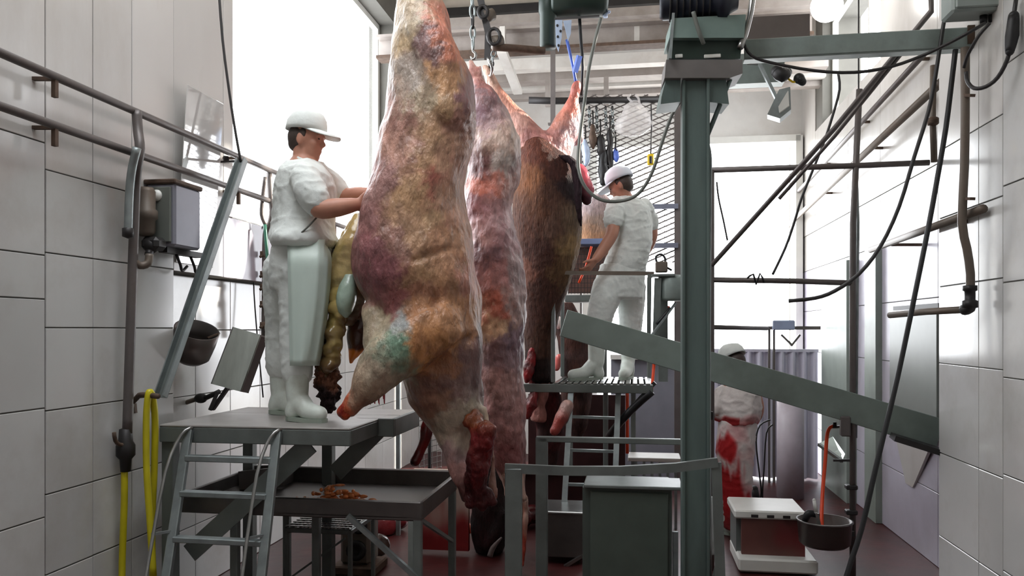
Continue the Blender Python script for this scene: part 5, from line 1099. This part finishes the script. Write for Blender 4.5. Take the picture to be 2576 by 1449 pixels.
# mesh screen and what hangs on it
YS = 8.0
t = thing('mesh_screen', 'tall expanded-metal screen between the hall and the yard doorway', 'screen', Vector((P(1560, 0, YS).x, YS, 0)))
xl, xr, z0, z1 = P(1462, 0, YS).x, P(1700, 0, YS).x, P(0, 660, YS).z, P(0, 238, YS).z
mb = MB(); s1 = .43
def clipline(x0, zz, m_):
    """line z = zz + m (x - xl) clipped to the panel"""
    pts = []
    a, b = xl, xr
    if m_ > 0: a = max(a, xl + (z0 - zz) / m_); b = min(b, xl + (z1 - zz) / m_)
    else: a = max(a, xl + (z1 - zz) / m_); b = min(b, xl + (z0 - zz) / m_)
    return (a, b)
for m_, wd in ((s1, .014), (-s1, .005)):
    zz = z0 - .45 if m_ > 0 else z0
    while zz < z1 + .45:
        a, b = clipline(0, zz, m_)
        if b - a > .02: mb.bar((a, YS, zz + m_ * (a - xl)), (b, YS, zz + m_ * (b - xl)), wd, .004, Vector((0, .25, 1)))
        zz += .056
obj('mesh', mb, mat('mesh_steel', (112, 106, 104), .45, metal=.4), t)
obj('top_rail', MB().tube([P(1330, 252, YS), P(1400, 254, YS), P(1700, 250, YS)], .035, 10, 1), DARK, t)
for px, w_ in ((1704, .06), (1462, .02)): obj('post', MB().rbox(Vector((P(px, 0, YS).x, YS, (z1 + .1) / 2)), (w_, .05, z1 + .1)), PIPE, t)
for py in (520, 618): obj('mid_rail', MB().rbox(P(1660, py, YS - .02), (.36, .04, .05)), mat('rail_blue', (120, 124, 140), .4, metal=.3), t)
random.seed(11)
for i, (px, py0, py1, w_, m_, lab) in enumerate(((1472, 355, 410, .05, PBLUE, 'pale blue plastic glove hanging leftmost on the mesh screen'), (1491, 318, 372, .05, RUST, 'brown leather sheath, the upper one hanging on the mesh screen'), (1510, 340, 392, .06, DARK, 'dark wide sheath in the middle of the hooks on the mesh screen'),
        (1516, 378, 458, .07, BLACK, 'long black rubber apron strap hanging lowest on the mesh screen'), (1534, 330, 425, .045, DARK, 'narrow dark strap hanging right of the black apron strap'), (1548, 372, 404, .045, BLUE, 'blue glove hanging rightmost on the mesh screen'))):
    t_ = thing('hanging_tool', lab, 'tool', P(px, py1, 7.9), 'tools hung on the mesh screen')
    mb = MB(); a, b = P(px, py0, 7.9), P(px + 2, py1, 7.9); mb.limb([a, a.lerp(b, .35), a.lerp(b, .8), b], [w_ * .4, w_ * .75, w_ * .8, w_ * .45], 10, 3)
    me = fuse(mb, .012, 1, lumps(.02, 11)); obj('body', me, m_, t_)
    obj('hook', MB().tube([P(px, py0 - 40, 7.94), P(px + 1, py0 - 15, 7.92), P(px, py0, 7.9), P(px + 3, py0 + 6, 7.88)], .008, 6, 3), DARK, t_)
for i, px in enumerate((1482, 1500, 1523, 1540)):
    chain('short_chain', P(px, 268, 7.93), P(px + 2, 322 + 8 * (i % 2), 7.93), 8, ['first', 'second', 'third', 'fourth'][i] + ' short chain from the left hanging on the mesh screen', .014, .006, True, .03)
t = thing('plastic_bag', 'clear round plastic bag hanging on the mesh screen', 'bag', P(1595, 340, 7.85))
mb = MB(); mb.column([(252, 1588, 1612, .02, 7.84), (268, 1572, 1622, .06, 7.84), (295, 1553, 1640, .10, 7.84), (318, 1550, 1640, .10, 7.84), (335, 1562, 1622, .07, 7.84), (343, 1578, 1606, .03, 7.84)], 22, 3)
me = mb.mesh('bag')
for v in me.vertices: v.co += Vector((noise.noise(v.co * 9), noise.noise(v.co * 9 + Vector((5, 0, 0))), noise.noise(v.co * 8))) * .035
obj('film', me, FILM, t)
obj('handles', MB().tube([P(1590, 256, 7.83), P(1580, 246, 7.86), P(1586, 238, 7.9)], .012, 6, 2).tube([P(1608, 258, 7.83), P(1606, 246, 7.86), P(1598, 240, 7.9)], .012, 6, 2), FILM, t)
t = thing('control_pendant', 'small yellow control pendant on a wire in front of the mesh screen', 'control', P(1637, 416, 7.8))
obj('case', MB().rbox(P(1637, 402, 7.8), (.07, .05, .11), .012), YBOX, t); obj('button_plate', MB().rbox(P(1637, 402, 7.77), (.025, .01, .07), .003), DARK, t)
obj('wire', MB().tube([P(1638, 262, 7.8), P(1639, 320, 7.8), P(1637, 389, 7.8)], .007, 6, 2), CABLE, t)
# grey locker front beyond
t = thing('grey_lockers', 'row of dull grey panelled locker doors beyond the high platform', 'cabinet', P(1640, 1200, 8.6))
x0 = P(1545, 0, 8.6).x; zt_ = P(0, 905, 8.6).z
obj('carcass', MB().rbox(Vector((x0 + .46, 8.74, zt_ / 2)), (.94, .3, zt_)), CURT, t)
for k in range(2):
    for j, (za, zb) in enumerate(((.05, .5), (.55, zt_ - .06))):
        obj('door', MB().rbox(Vector((x0 + .24 + .46 * k, 8.605 - .156 * (.46 * k - .23), (za + zb) / 2)), (.42, .02, zb - za), .006), CURT, t)
obj('top_board', MB().rbox(Vector((x0 + .46, 8.7, zt_ + .03)), (.96, .4, .05)), BEAMW, t)

# ------------------------------------------------------------------ front guard frames and boxes
YG = 4.1; q0 = Vector((P(1292, 0, YG).x, YG, 0)); zg = P(0, 1178, YG).z
t = thing('guard_frame', 'grey flat-steel guard frame standing in front at the bottom', 'frame', q0 + RX * .5)
obj('post', MB().rbox(q0 + UP * (zg / 2), (.088, .03, zg), .004), GREYP if False else GALVD, t)
rp = [q0 + UP * zg - RX * .045, P(1420, 1184, YG - .02), P(1560, 1184, YG - .04), P(1700, 1176, YG - .06), P(1802, 1163, YG - .08)]
mb = MB()
for a_, b_ in zip(rp, rp[1:]): mb.bar(a_, b_ + (b_ - a_).normalized() * .006, .03, .046)
obj('top_rail', mb, GALVD, t)
e = P(1802, 1163, YG - .08); obj('end_bar', MB().bar(e, Vector((P(1818, 0, YG - .1).x, YG - .1, 0)), .05, .012, RX), GALVD, t)
t = thing('inner_frame', 'grey tube frame between the guard frame and the ladder', 'frame', Vector((P(1450, 0, 5.0).x, 5.0, 0)))
zi = P(0, 1100, 5.0).z; qi = Vector((P(1363, 0, 5.0).x, 5.0, 0))
obj('post', MB().rbox(qi + UP * (zi / 2), (.075, .04, zi), .004), GALVD, t); obj('top_rail', MB().rbox(qi + RX * .43 + UP * (zi - .01), (.93, .04, .035), .004), GALVD, t)
obj('post', MB().rbox(qi + RX * .89 + UP * (zi / 2), (.05, .04, zi), .004), GALVD, t)
t = thing('sage_cabinet', 'plain sage-grey metal cabinet left of the column foot', 'cabinet', Vector((P(1600, 0, 4.85).x, 4.9, 0)))
zc_ = P(0, 1228, 4.75).z; xm = P(1590, 0, 4.75).x
obj('body', MB().rbox(Vector((xm, 4.95, zc_ / 2)), (.53, .4, zc_), .006), mat('sage_cab', (78, 86, 80), .45, metal=.1, var=.1), t)
obj('front_panel', MB().rbox(Vector((xm - .02, 4.74, zc_ / 2)), (.46, .015, zc_ - .04), .006), mat('sage_cab2', (84, 94, 86), .45, metal=.1, var=.1), t)
obj('top_edge', MB().rbox(Vector((xm + .02, 4.85, zc_ + .012)), (.58, .3, .02), .004), GALVD, t); obj('edge_strip', MB().rbox(Vector((xm + .255, 4.735, .2)), (.035, .012, .4), .003), GALV, t)
t = thing('steel_bin', 'dull stainless bin left of the sage cabinet', 'bin', Vector((P(1430, 0, 5.4).x, 5.5, 0)))
xb = P(1428, 0, 5.4).x; zb_ = P(0, 1292, 5.4).z
obj('body', MB().rbox(Vector((xb, 5.6, zb_ / 2 + .02)), (.3, .35, zb_ - .04), .01), STAIND, t); obj('rim', MB().rbox(Vector((xb, 5.6, zb_)), (.33, .38, .02), .006), STAIN, t)
obj('foot_bar', MB().bar(P(1420, 1425, 5.38), P(1482, 1388, 5.42), .02, .02), STAIN, t)
t = thing('rail_rack', 'low slatted steel rack against the lockers left of the column', 'rack', Vector((P(1650, 0, 6.3).x, 6.5, 0)))
zk = P(0, 1150, 6.5).z
obj('top_bar', MB().rbox(Vector((P(1645, 0, 6.5).x, 6.5, zk)), (.42, .3, .03), .005), BEAMW, t)
for k in range(6): obj('slat', MB().rbox(Vector((P(1600 + 20 * k, 0, 6.4).x, 6.4, zk / 2)), (.022, .02, zk)), GALV, t)
# trough sheets under the high platform; the shade there is put into their colour
t = thing('blood_trough', 'shade-darkened steel trough under the hanging cattle', 'trough', Vector((P(1430, 0, 6.6).x, 6.6, 0)))
obj('back_sheet', MB().rbox(Vector((P(1450, 0, 7.4).x, 7.4, .5)), (.9, .03, 1.0)), mat('trough_shade', (58, 34, 34), .35, metal=.3, var=.3), t)
obj('front_sheet', MB().rbox(Vector((P(1400, 0, 6.6).x, 6.6, .2)), (.8, .03, .4)), mat('trough_shade', None), t)
obj('bottom', MB().rbox(Vector((P(1430, 0, 7.0).x, 7.0, .06)), (.9, .8, .05)), mat('trough_shade', None), t)
obj('rim', MB().rbox(Vector((P(1400, 0, 6.58).x, 6.58, .41)), (.84, .05, .02)), STAIND, t)
# offal on the floor in the middle
random.seed(5)
for i, (px, Y, r_, ca, cb_, lab, nm) in enumerate(((1152, 6.2, .10, (226, 150, 110), (190, 70, 50), 'pale orange lump of fat on the floor behind the table', 'offal_lump'), (1085, 6.4, .13, (120, 36, 36), (170, 110, 100), 'dark red offal heap on the floor behind the table leg', 'offal_lump'),
        (970, 6.3, .16, (170, 70, 74), (120, 40, 44), 'pink lung lying under the right part of the gut table', 'offal_lump'), (1225, 6.0, .12, (60, 20, 22), (90, 30, 30), 'almost black offal lump on the floor under the skinned neck', 'offal_lump'), (930, 5.6, .12, (110, 96, 80), (60, 44, 40), 'grey-brown stomach lying on the floor under the table', 'offal_lump'), (1320, 6.4, .14, (90, 24, 26), (50, 16, 18), 'dark red heap on the floor left of the trough', 'offal_lump'))):
    mb = MB(); c = Vector((P(px, 0, Y).x, Y, r_ * .55))
    for k in range(5): mb.ball(c + Vector((random.uniform(-.6, .6) * r_, random.uniform(-.5, .5) * r_, random.uniform(-.1, .35) * r_)), (r_ * random.uniform(.5, .8), r_ * .6, r_ * random.uniform(.4, .6)))
    me = fuse(mb, .014, 2, lumps(.02, 9))
    for v in me.vertices: v.co.z = max(v.co.z, .002)
    flat(me, lambda p, a=ca, b=cb_: mixc(a, b, noise.noise(p * 9) + .5)); obj(nm, me, OFFAL, None, lab, 'offal')
t = thing('grey_pump', 'grey iron pump with round ports under the gut table', 'pump', Vector((P(905, 0, 5.3).x, 5.3, 0)))
xp = P(905, 0, 5.3).x
obj('housing', MB().rbox(Vector((xp, 5.3, .22)), (.2, .2, .32), .02), PIPEB, t); obj('port', MB().lathe(Vector((xp, 5.19, .16)), [(0, 0), (.03, 0), (.03, -.02), (.065, -.02), (.065, .02), (0, .02)], 18, (RX, UP, DX)), DARK, t)
obj('port', MB().lathe(Vector((xp + .02, 5.19, .32)), [(0, 0), (.025, 0), (.025, -.02), (.05, -.02), (.05, .02), (0, .02)], 18, (RX, UP, DX)), DARK, t); obj('base', MB().rbox(Vector((xp, 5.3, .03)), (.3, .28, .06), .01), RUST, t)

# ------------------------------------------------------------------ right side: pipe frame, rails, pipes, cables
t = thing('pipe_frame', 'dark pipe guard frame with three rails between column and right wall', 'frame', Vector((P(1960, 0, 5.2).x, 5.2, 0)))
p1 = lambda py: P(1789, py, 5.3); p2 = lambda py: P(2145, py, 5.12)
obj('post', MB().tube([p1(428), p1(700), Vector((p1(0).x, 5.3, 0))], .022, 10), PIPE, t)
obj('post', MB().tube([P(2162, 225, 5.12), P(2150, 480, 5.12), P(2146, 560, 5.12), p2(800), Vector((p2(0).x, 5.12, 0))], .02, 10), PIPE, t)
obj('post', MB().tube([P(2152, 380, 5.16), P(2158, 560, 5.16), P(2156, 720, 5.16), Vector((P(2152, 0, 5.16).x, 5.16, .9))], .012, 8), GALV, t)
obj('top_rail', MB().tube([p1(428), P(2145, 417, 5.12), P(2338, 409, 5.02)], .019, 10), PIPE, t)
obj('mid_rail', MB().tube([p1(704), P(2000, 707, 5.2), P(2144, 712, 5.12)], .018, 10), PIPE, t)
obj('low_rail', MB().tube([P(1789, 823, 5.32), P(1930, 826, 6.0)], .016, 8), PIPE, t)
for py in (1225, 1288): obj('clamp', MB().rbox(P(2141, py, 5.12), (.07, .06, .03), .006), DARK, t)
obj('sleeve', MB().rbox(P(2126, 1072, 5.1), (.06, .05, .13), .008), PIPE, t)
obj('frayed_tie', MB().tube([P(1880, 700, 5.2), P(1895, 690, 5.18), P(1902, 715, 5.22), P(1912, 688, 5.2), P(1922, 712, 5.2)], .007, 5, 2), BLACK, t)
for pts, r_, lab, m_ in (([P(2341, -40, 4.42), P(2343, 28, 4.42), P(2100, 322, 4.8), P(1790, 668, 5.25)], .016, 'first of the slanting conduits, rising from the pipe frame to the roof', PIPE), ([P(2300, 95, 4.5), P(2100, 342, 4.86), P(1960, 500, 5.1)], .012, 'thin conduit close under the first slanting conduit', PIPE)):
    line_pipe('slanting_conduit', pts, r_, m_, lab, 'conduit')
for Y0, z0_, Y1, z1_, w_, r_, m_, lab in ((5.2, 3.49, 10.0, 3.25, 1.96, .022, PIPE, 'upper grey pipe running back along the top of the right wall'), (4.55, 3.19, 10.2, 2.92, 1.93, .028, PIPEB, 'thick brown pipe running back along the right wall under the upper one')):
    t = thing('wall_pipe', lab, 'pipe', RP((Y0 + Y1) / 2, z0_, w_)); obj('tube', MB().tube([RP(Y0, z0_, w_), RP((Y0 + Y1) / 2, (z0_ + z1_) / 2, w_), RP(Y1, z1_, w_)], r_, 10), m_, t)
    for k in range(4): Yk = Y0 + .3 + (Y1 - Y0 - .6) * k / 3; zk_ = z0_ + (z1_ - z0_) * (Yk - Y0) / (Y1 - Y0); obj('bracket', MB().bar(RP(Yk, zk_, w_), RP(Yk, zk_, WF), .02, .02), RUST, t)
t = thing('wall_pipe', 'level brown pipe on the right wall ending above the grey post', 'pipe', RP(5.0, 2.2, 1.8)); obj('tube', MB().tube([RP(4.1, 2.225, 1.79), RP(6.1, 2.215, 1.8)], .024, 10), PIPEB, t)
obj('bracket', MB().bar(RP(5.6, 2.2, 1.8), RP(5.6, 2.2, WF), .02, .02), RUST, t); obj('bracket', MB().bar(RP(4.4, 2.2, 1.8), RP(4.4, 2.2, WR), .02, .02), RUST, t)
t = thing('steam_pipe', 'thick brown pipe dropping down the right wall to an elbow and a level end', 'pipe', P(2436, 775, 4.3))
Yp = 4.18
obj('tube', MB().tube([P(2428, 120, Yp), P(2428, 260, Yp), P(2426, 420, Yp), P(2420, 560, Yp), P(2432, 625, Yp), P(2441, 690, Yp), P(2440, 755, Yp)], .022, 10, 2), PIPEB, t)
obj('union', MB().lathe(P(2440, 745, Yp), [(0, .06), (.035, .055), (.035, .03), (.026, .025), (.026, -.02), (.038, -.025), (.038, -.06), (0, -.07)], 14), DARK, t)
obj('elbow', MB().tube([P(2440, 760, Yp), P(2438, 775, Yp), P(2425, 779, 4.22)], .03, 10, 3), DARK, t)
obj('arm', MB().tube([P(2425, 779, 4.22), P(2330, 784, 4.5), P(2238, 793, 4.8)], .019, 10), PIPEB, t)
for py in (240, 500): obj('clip', MB().bar(P(2427, py, Yp), P(2447, py, 4.12), .03, .015), RUST, t)
t = thing('valve_pipe', 'short upright pipe with a shut-off valve at the end of the top rail', 'pipe', P(2348, 405, 5.0))
obj('tube', MB().tube([P(2348, 165, 5.0), P(2346, 300, 5.0), P(2350, 408, 5.0)], .02, 10), PIPEB, t); obj('valve', MB().ball(P(2348, 305, 4.98), (.04, .035, .03)).tube([P(2334, 312, 4.96), P(2364, 304, 4.96)], .012, 6), RUST, t)
# recessed hatch
t = thing('wall_hatch', 'grey steel hatch and shadow triangle on the right wall under the level pipe', 'hatch', RP(5.7, 1.0, 2.0))
Ya, Yb = RY(2366, 2.0), RY(2246, 2.0)
obj('panel', MB().box((RP(Ya, 1.34, 1.99) + RP(Yb, 1.34, 1.99)) / 2, (.03, (RP(Yb, 0, 0) - RP(Ya, 0, 0)).length, .78), (RX, DX, UP), .004), GREYP, t)
obj('top_strip', MB().bar(P(2250, 776, 5.9), P(2364, 768, 5.1), .02, .03), DARK, t)
obj('shadow_triangle', MB().prism([RP(Ya, .95, 1.98), RP(Yb, .95, 1.98), RP((Ya + Yb) / 2 + .25, .45, 2.02), RP((Ya + Yb) / 2 + .1, .45, 2.02)], RX * .02), PANEL, t)  # added sheet, shaped like the shadow triangle on the wall below the hatch
# box and cables top right
t = thing('junction_box', 'grey junction box at the top right corner with cables below', 'box', P(2455, 50, 4.1))
bc = P(2448, 2, 4.12)
obj('body', MB().rbox(bc, (.26, .16, .16), .012), mat('jb_grey', (150, 160, 156), .45, var=.08), t); obj('cover', MB().rbox(bc - DX * .085, (.23, .015, .13), .006), mat('jb_grey', None), t)
obj('gland', MB().cyl(bc - UP * .08 + RX * .05, bc - UP * .12 + RX * .05, .018), BLACK, t); obj('gland', MB().cyl(bc - UP * .08 + RX * .09, bc - UP * .12 + RX * .09, .018), BLACK, t)
obj('mount', MB().rbox(bc + RX * .13 + UP * 0, (.06, .1, .3)), GALVD, t)
Yk = 4.0
line_pipe('wall_cable', [P(2556, 0, 3.78), P(2548, 60, 3.78), P(2544, 105, 3.78), P(2534, 150, 3.8), P(2510, 195, 3.85), P(2480, 218, 3.9), P(2450, 222, 3.95), P(2434, 205, 4.0), P(2430, 180, 4.0)], .010, CABLE, 'black cable looping under the junction box by the tiled pier', 'cable', 3, 7)
obj('cable_plug', MB().limb([P(2550, 40, 3.78), P(2546, 90, 3.78), P(2540, 130, 3.78)], [.024, .03, .02], 10, 3), BLACK, None, 'dark cable plug on the pier right of the junction box', 'plug')
for pts, r_, lab, m_ in (
    ([P(2478, 58, 4.0), P(2440, 80, 4.0), P(2380, 112, 4.1), P(2320, 140, 4.2), P(2240, 168, 4.25), P(2150, 182, 4.3), P(2050, 178, 4.35), P(1940, 158, 4.38), P(1890, 140, 4.4), P(1872, 112, 4.4)], .009, 'black cable sagging below the channel beam from the junction box', CABLE),
    ([P(2490, 58, 4.02), P(2462, 90, 4.05), P(2436, 135, 4.1), P(2425, 170, 4.15)], .009, 'short black cable from the junction box to the thick brown pipe', CABLE),
    ([P(2400, -40, 4.3), P(2378, 40, 4.3), P(2366, 110, 4.3), P(2352, 200, 4.3), P(2336, 280, 4.3), P(2300, 395, 4.32), P(2262, 520, 4.35), P(2215, 620, 4.4), P(2160, 690, 4.42), P(2100, 732, 4.45), P(2050, 750, 4.48), P(1984, 757, 4.5)], .011, 'dark cable sweeping down from the roof in a long curve to the left', CABLE),
    ([P(2404, 125, 4.25), P(2395, 200, 4.25), P(2380, 320, 4.25), P(2358, 450, 4.25), P(2338, 560, 4.25), P(2306, 720, 4.22), P(2258, 950, 4.2), P(2205, 1170, 4.15), P(2168, 1330, 4.12), P(2130, 1449, 4.1), P(2080, 1650, 4.05)], .014, 'thick black cable hanging straight across the right wall to the floor', BLACK),
    ([P(2108, 182, 5.4), P(2112, 225, 5.4), P(2095, 290, 5.4), P(2072, 360, 5.4), P(2048, 420, 5.4), P(2016, 500, 5.4), P(1998, 560, 5.4), P(1975, 625, 5.4), P(1944, 690, 5.35)], .009, 'twisted dark flex hanging down to the middle rail', CABLE),
    ([P(1803, 458, 6.0), P(1808, 500, 6.0), P(1820, 555, 6.0), P(1830, 605, 6.0)], .007, 'short wire end hanging right of the column', CABLE),
    ([P(2160, -30, 6.0), P(2160, 95, 6.0), P(2160, 240, 6.0)], .006, 'thin straight wire hanging in front of the high window', CABLE)):
    line_pipe('hanging_cable', pts, r_, m_, lab, 'cable', 3, 7)
for i, (pxa, pya, pxb, pyb, Yw) in enumerate(((2196, 60, 2196, 110, 6.6), (1900, 370, 1884, 480, 7.5))):
    pass
# flood lamp
t = thing('flood_lamp', 'broken flood lamp on a strap under the channel beam', 'lamp', P(1955, 290, 5.7))
obj('strap', MB().bar(P(1905, 150, 5.7), P(1960, 262, 5.66), .06, .02), GALV, t); obj('bracket', MB().bar(P(1880, 158, 5.7), P(1915, 160, 5.7), .03, .02), STAIN, t)
obj('housing', MB().prism([P(1960, 225, 5.6), P(1988, 218, 5.6), P(1990, 275, 5.6), P(1962, 298, 5.6), P(1930, 288, 5.6)], (.04, .12, 0)), GALV, t)
obj('reflector', MB().prism([P(1958, 268, 5.58), P(1982, 228, 5.58), P(1984, 266, 5.58), P(1960, 284, 5.58)], (.01, .015, 0)), WHITEP, t)
obj('ballast', MB().limb([P(1955, 180, 5.6), P(1968, 190, 5.58), P(1980, 182, 5.6)], [.045, .05, .035], 10, 3), BLACK, t); obj('ballast', MB().limb([P(2010, 198, 5.6), P(2018, 206, 5.6)], [.04, .03], 10, 3), BLACK, t)
obj('wire', MB().tube([P(1980, 195, 5.6), P(1994, 206, 5.6), P(2010, 204, 5.6)], .008, 6, 2), YBOX, t)
# lamp tube fixed near the window, seen as a bright bulkhead
t = thing('bulkhead_lamp', 'round white bulkhead lamp under the roof by the high window', 'lamp', P(2080, 20, 6.6))
bulb = bpy.data.materials.new('lamp_glass'); bulb.use_nodes = True
bb = bulb.node_tree.nodes['Principled BSDF']; bb.inputs['Emission Color'].default_value = (1, .96, .9, 1); bb.inputs['Emission Strength'].default_value = 9
obj('globe', MB().ball(P(2080, 15, 6.6), (.13, .13, .13), 20, 12), bulb, t); obj('holder', MB().cyl(P(2080, -28, 6.6), P(2080, -70, 6.6), .07), GALVD, t)
obj('arm', MB().bar(P(2080, -60, 6.6), RP(6.6, 4.5, WF + .1) if False else P(2080, -320, 6.6), .04, .04), GALVD, t)

# corrugated partition in front of the doorway and things on it
t = thing('corrugated_partition', 'low corrugated lilac-grey sheet partition beside the doorway', 'partition', Vector((P(1930, 0, 8.5).x, 8.5, 0)))
xa, xb_ = P(1782, 0, 8.6).x, P(2062, 0, 8.4).x; zp = P(0, 884, 8.5).z; n = 60; vs = []; fs = []
for i in range(n + 1):
    x = xa + (xb_ - xa) * i / n; y = 8.62 - .156 * (x - xa) + .035 * math.sin(i * 1.05)
    for z in (0.02, zp): vs += [Vector((x, y, z)), Vector((x, y + .012, z))]
for i in range(n):
    a = 4 * i; b = a + 4; fs += [(a, b, b + 2, a + 2), (a + 1, a + 3, b + 3, b + 1), (a + 2, b + 2, b + 3, a + 3), (a, a + 1, b + 1, b)]
fs += [(0, 2, 3, 1), (4 * n, 4 * n + 1, 4 * n + 3, 4 * n + 2)]
obj('sheet', MB().add(vs, fs), CORR, t); obj('cap_rail', MB().bar((xa, 8.62, zp + .01), (xb_, 8.62 - .156 * (xb_ - xa), zp + .01), .05, .03), CORR, t)
for px in (1938, 1950): obj('post', MB().rbox(Vector((P(px, 0, 8.3).x, 8.34, P(0, 826, 8.3).z / 2)), (.022, .03, P(0, 826, 8.3).z)), PIPE, t)
obj('top_arm', MB().rbox(P(1925, 825, 8.3), (1.1, .03, .035)), PIPE, t)
obj('control_box', MB().rbox(P(1970, 818, 8.25), (.22, .1, .10), .01), mat('box_blue', (140, 150, 176), .4), t); obj('strut', MB().bar(P(1965, 842, 8.3), P(1992, 868, 8.3), .02, .02).bar(P(2012, 842, 8.3), P(1990, 870, 8.3), .025, .02), PIPE, t)
t = thing('steel_duct', 'tall dull duct pipe standing behind the stooping worker', 'duct', Vector((P(1960, 0, 7.6).x, 7.6, 0)))
zz = P(0, 985, 7.6).z
obj('tube', MB().cyl(Vector((P(1988, 0, 7.6).x, 7.6, 0)), Vector((P(1988, 0, 7.6).x, 7.6, zz)), .125, None, 24), mat('duct', (186, 178, 186), .4, var=.1, dirt=(130, 110, 104), damt=.5), t)
obj('collar', MB().cyl(Vector((P(1988, 0, 7.6).x, 7.6, zz - .03)), Vector((P(1988, 0, 7.6).x, 7.6, zz + .01)), .135, None, 24), GALV, t)
t = thing('wire_pair', 'pair of thin black wires hanging beside the stooping worker', 'wire', P(1915, 1280, 6.8))
obj('wire', MB().tube([P(1938, 1056, 6.8), P(1912, 1070, 6.8), P(1902, 1110, 6.8), P(1910, 1190, 6.8), P(1915, 1240, 6.8), P(1908, 1276, 6.8)], .007, 5, 3), BLACK, t); obj('wire', MB().tube([P(1944, 1068, 6.8), P(1928, 1090, 6.8), P(1922, 1180, 6.8), P(1918, 1250, 6.8), P(1925, 1276, 6.8)], .007, 5, 3), BLACK, t)
obj('plug', MB().limb([P(1898, 1230, 6.8), P(1904, 1262, 6.8)], [.03, .035], 8, 2), BLACK, t)
# crate, basin, hose
t = thing('knife_crate', 'white-rimmed dirty crate on the floor left of the round basin', 'crate', Vector((P(1950, 0, 5.4).x, 5.4, 0)))
xk = P(1945, 0, 5.3).x
def flatc(p): return mixc((104, 62, 56), (120, 24, 30), noise.noise(p * 5) + (p.x - xk) * 3)
zk1, zk0 = P(0, 1285, 5.3).z, .0
me = board(xk - .21, xk + .19, 5.30, .10, zk1 - .05, 16).mesh('panel'); flat(me, flatc); obj('front_panel', me, BLOODW, t)
obj('body', MB().rbox(Vector((xk, 5.52, (zk1 - .05) / 2 + .03)), (.4, .34, zk1 - .1)), GALVD, t)
obj('rim', MB().rbox(Vector((xk, 5.47, zk1 - .02)), (.46, .44, .055), .01), WHITEP, t); obj('foot_rim', MB().rbox(Vector((xk + .03, 5.42, .06)), (.5, .5, .09), .012), WHITEP, t)
for k in range(3): obj('slot', MB().rbox(Vector((xk - .14 + .1 * k, 5.245 - .0156 * k, zk1 - .022)), (.045, .01, .018)), DARK, t)
t = thing('round_basin', 'dark round steel basin clamped to the pipe post', 'basin', P(2075, 1372, 5.05))
cb2 = P(2074, 1372, 5.05)
obj('bowl', MB().lathe(cb2, [(0, 0), (.13, 0), (.155, .02), (.165, .15), (.172, .155), (.172, .165), (.158, .165), (.148, .03), (0, .015)], 28), STAIND, t); obj('bracket', MB().bar(cb2 + UP * .08 + RX * .16, P(2141, 1340, 5.12), .04, .03), DARK, t)
obj('tap', MB().limb([cb2 + Vector((-.13, -.02, .17)), cb2 + Vector((-.11, -.03, .21)), cb2 + Vector((-.06, -.03, .20))], [.022, .025, .018], 8, 3), BLACK, t)
t = thing('knife', 'white-handled knife standing in the round basin', 'knife', P(2060, 1312, 5.0)); obj('handle', MB().limb([P(2048, 1258, 4.98), P(2053, 1288, 4.98)], [.011, .013], 8, 3), WHITEP, t); obj('blade', MB().bar(P(2055, 1292, 4.98), P(2063, 1330, 4.98), .02, .004), STAIN, t)
line_pipe('orange_hose', [P(2096, 1072, 5.3), P(2086, 1078, 5.3), P(2080, 1100, 5.28), P(2076, 1160, 5.25), P(2070, 1230, 5.2), P(2067, 1300, 5.1), P(2070, 1345, 5.05)], .012, ORANGE, 'bright orange hose hanging down into the round basin', 'hose', 3, 8)
t = thing('drip_tray', 'small pale green tilted tray on the pipe post above the basin', 'tray', P(2098, 1160, 5.3))
obj('plate', MB().prism([P(2062, 1114, 5.45), P(2095, 1098, 5.6), P(2126, 1142, 5.2), P(2120, 1156, 5.15)], (0, 0, -.012)), mat('tray_green', (176, 190, 180), .35, metal=.2), t); obj('lip', MB().bar(P(2060, 1118, 5.42), P(2118, 1160, 5.14), .02, .02), GALVD, t); obj('arm', MB().bar(P(2096, 1158, 5.14), P(2138, 1158, 5.12), .015, .015), DARK, t)
obj('tap_stub', MB().tube([P(2092, 1074, 5.3), P(2106, 1074, 5.28), P(2120, 1072, 5.2)], .01, 6, 2).tube([P(2100, 1074, 5.29), P(2100, 1062, 5.29)], .012, 6), DARK, t)
# wrap and castor by the column foot
t = thing('wheeled_stand', 'small castor stand with crumpled plastic wrap at the column foot', 'stand', Vector((P(1800, 0, 4.75).x, 4.75, 0)))
mb = MB(); mb.column([(1250, 1776, 1796, .03, 4.72), (1300, 1776, 1804, .04, 4.72), (1350, 1778, 1804, .04, 4.72), (1392, 1778, 1800, .03, 4.72)], 16, 4); me = mb.mesh('wrap')
for v in me.vertices: v.co += Vector((noise.noise(v.co * 25), noise.noise(v.co * 25 + Vector((5, 0, 0))), 0)) * .02
obj('plastic_wrap', me, mat('crumpled_wrap', (206, 212, 212), .15, var=.1), t)
obj('castor', MB().lathe(Vector((P(1792, 0, 4.72).x, 4.72, .06)), [(0, -.02), (.05, -.02), (.06, -.012), (.06, .012), (.05, .02), (0, .02)], 18, (UP, DX, RX)), PIPEB, t); obj('strut', MB().bar(P(1812, 1400, 4.72), Vector((P(1790, 0, 4.7).x, 4.7, .06)), .035, .015), GALVD, t)
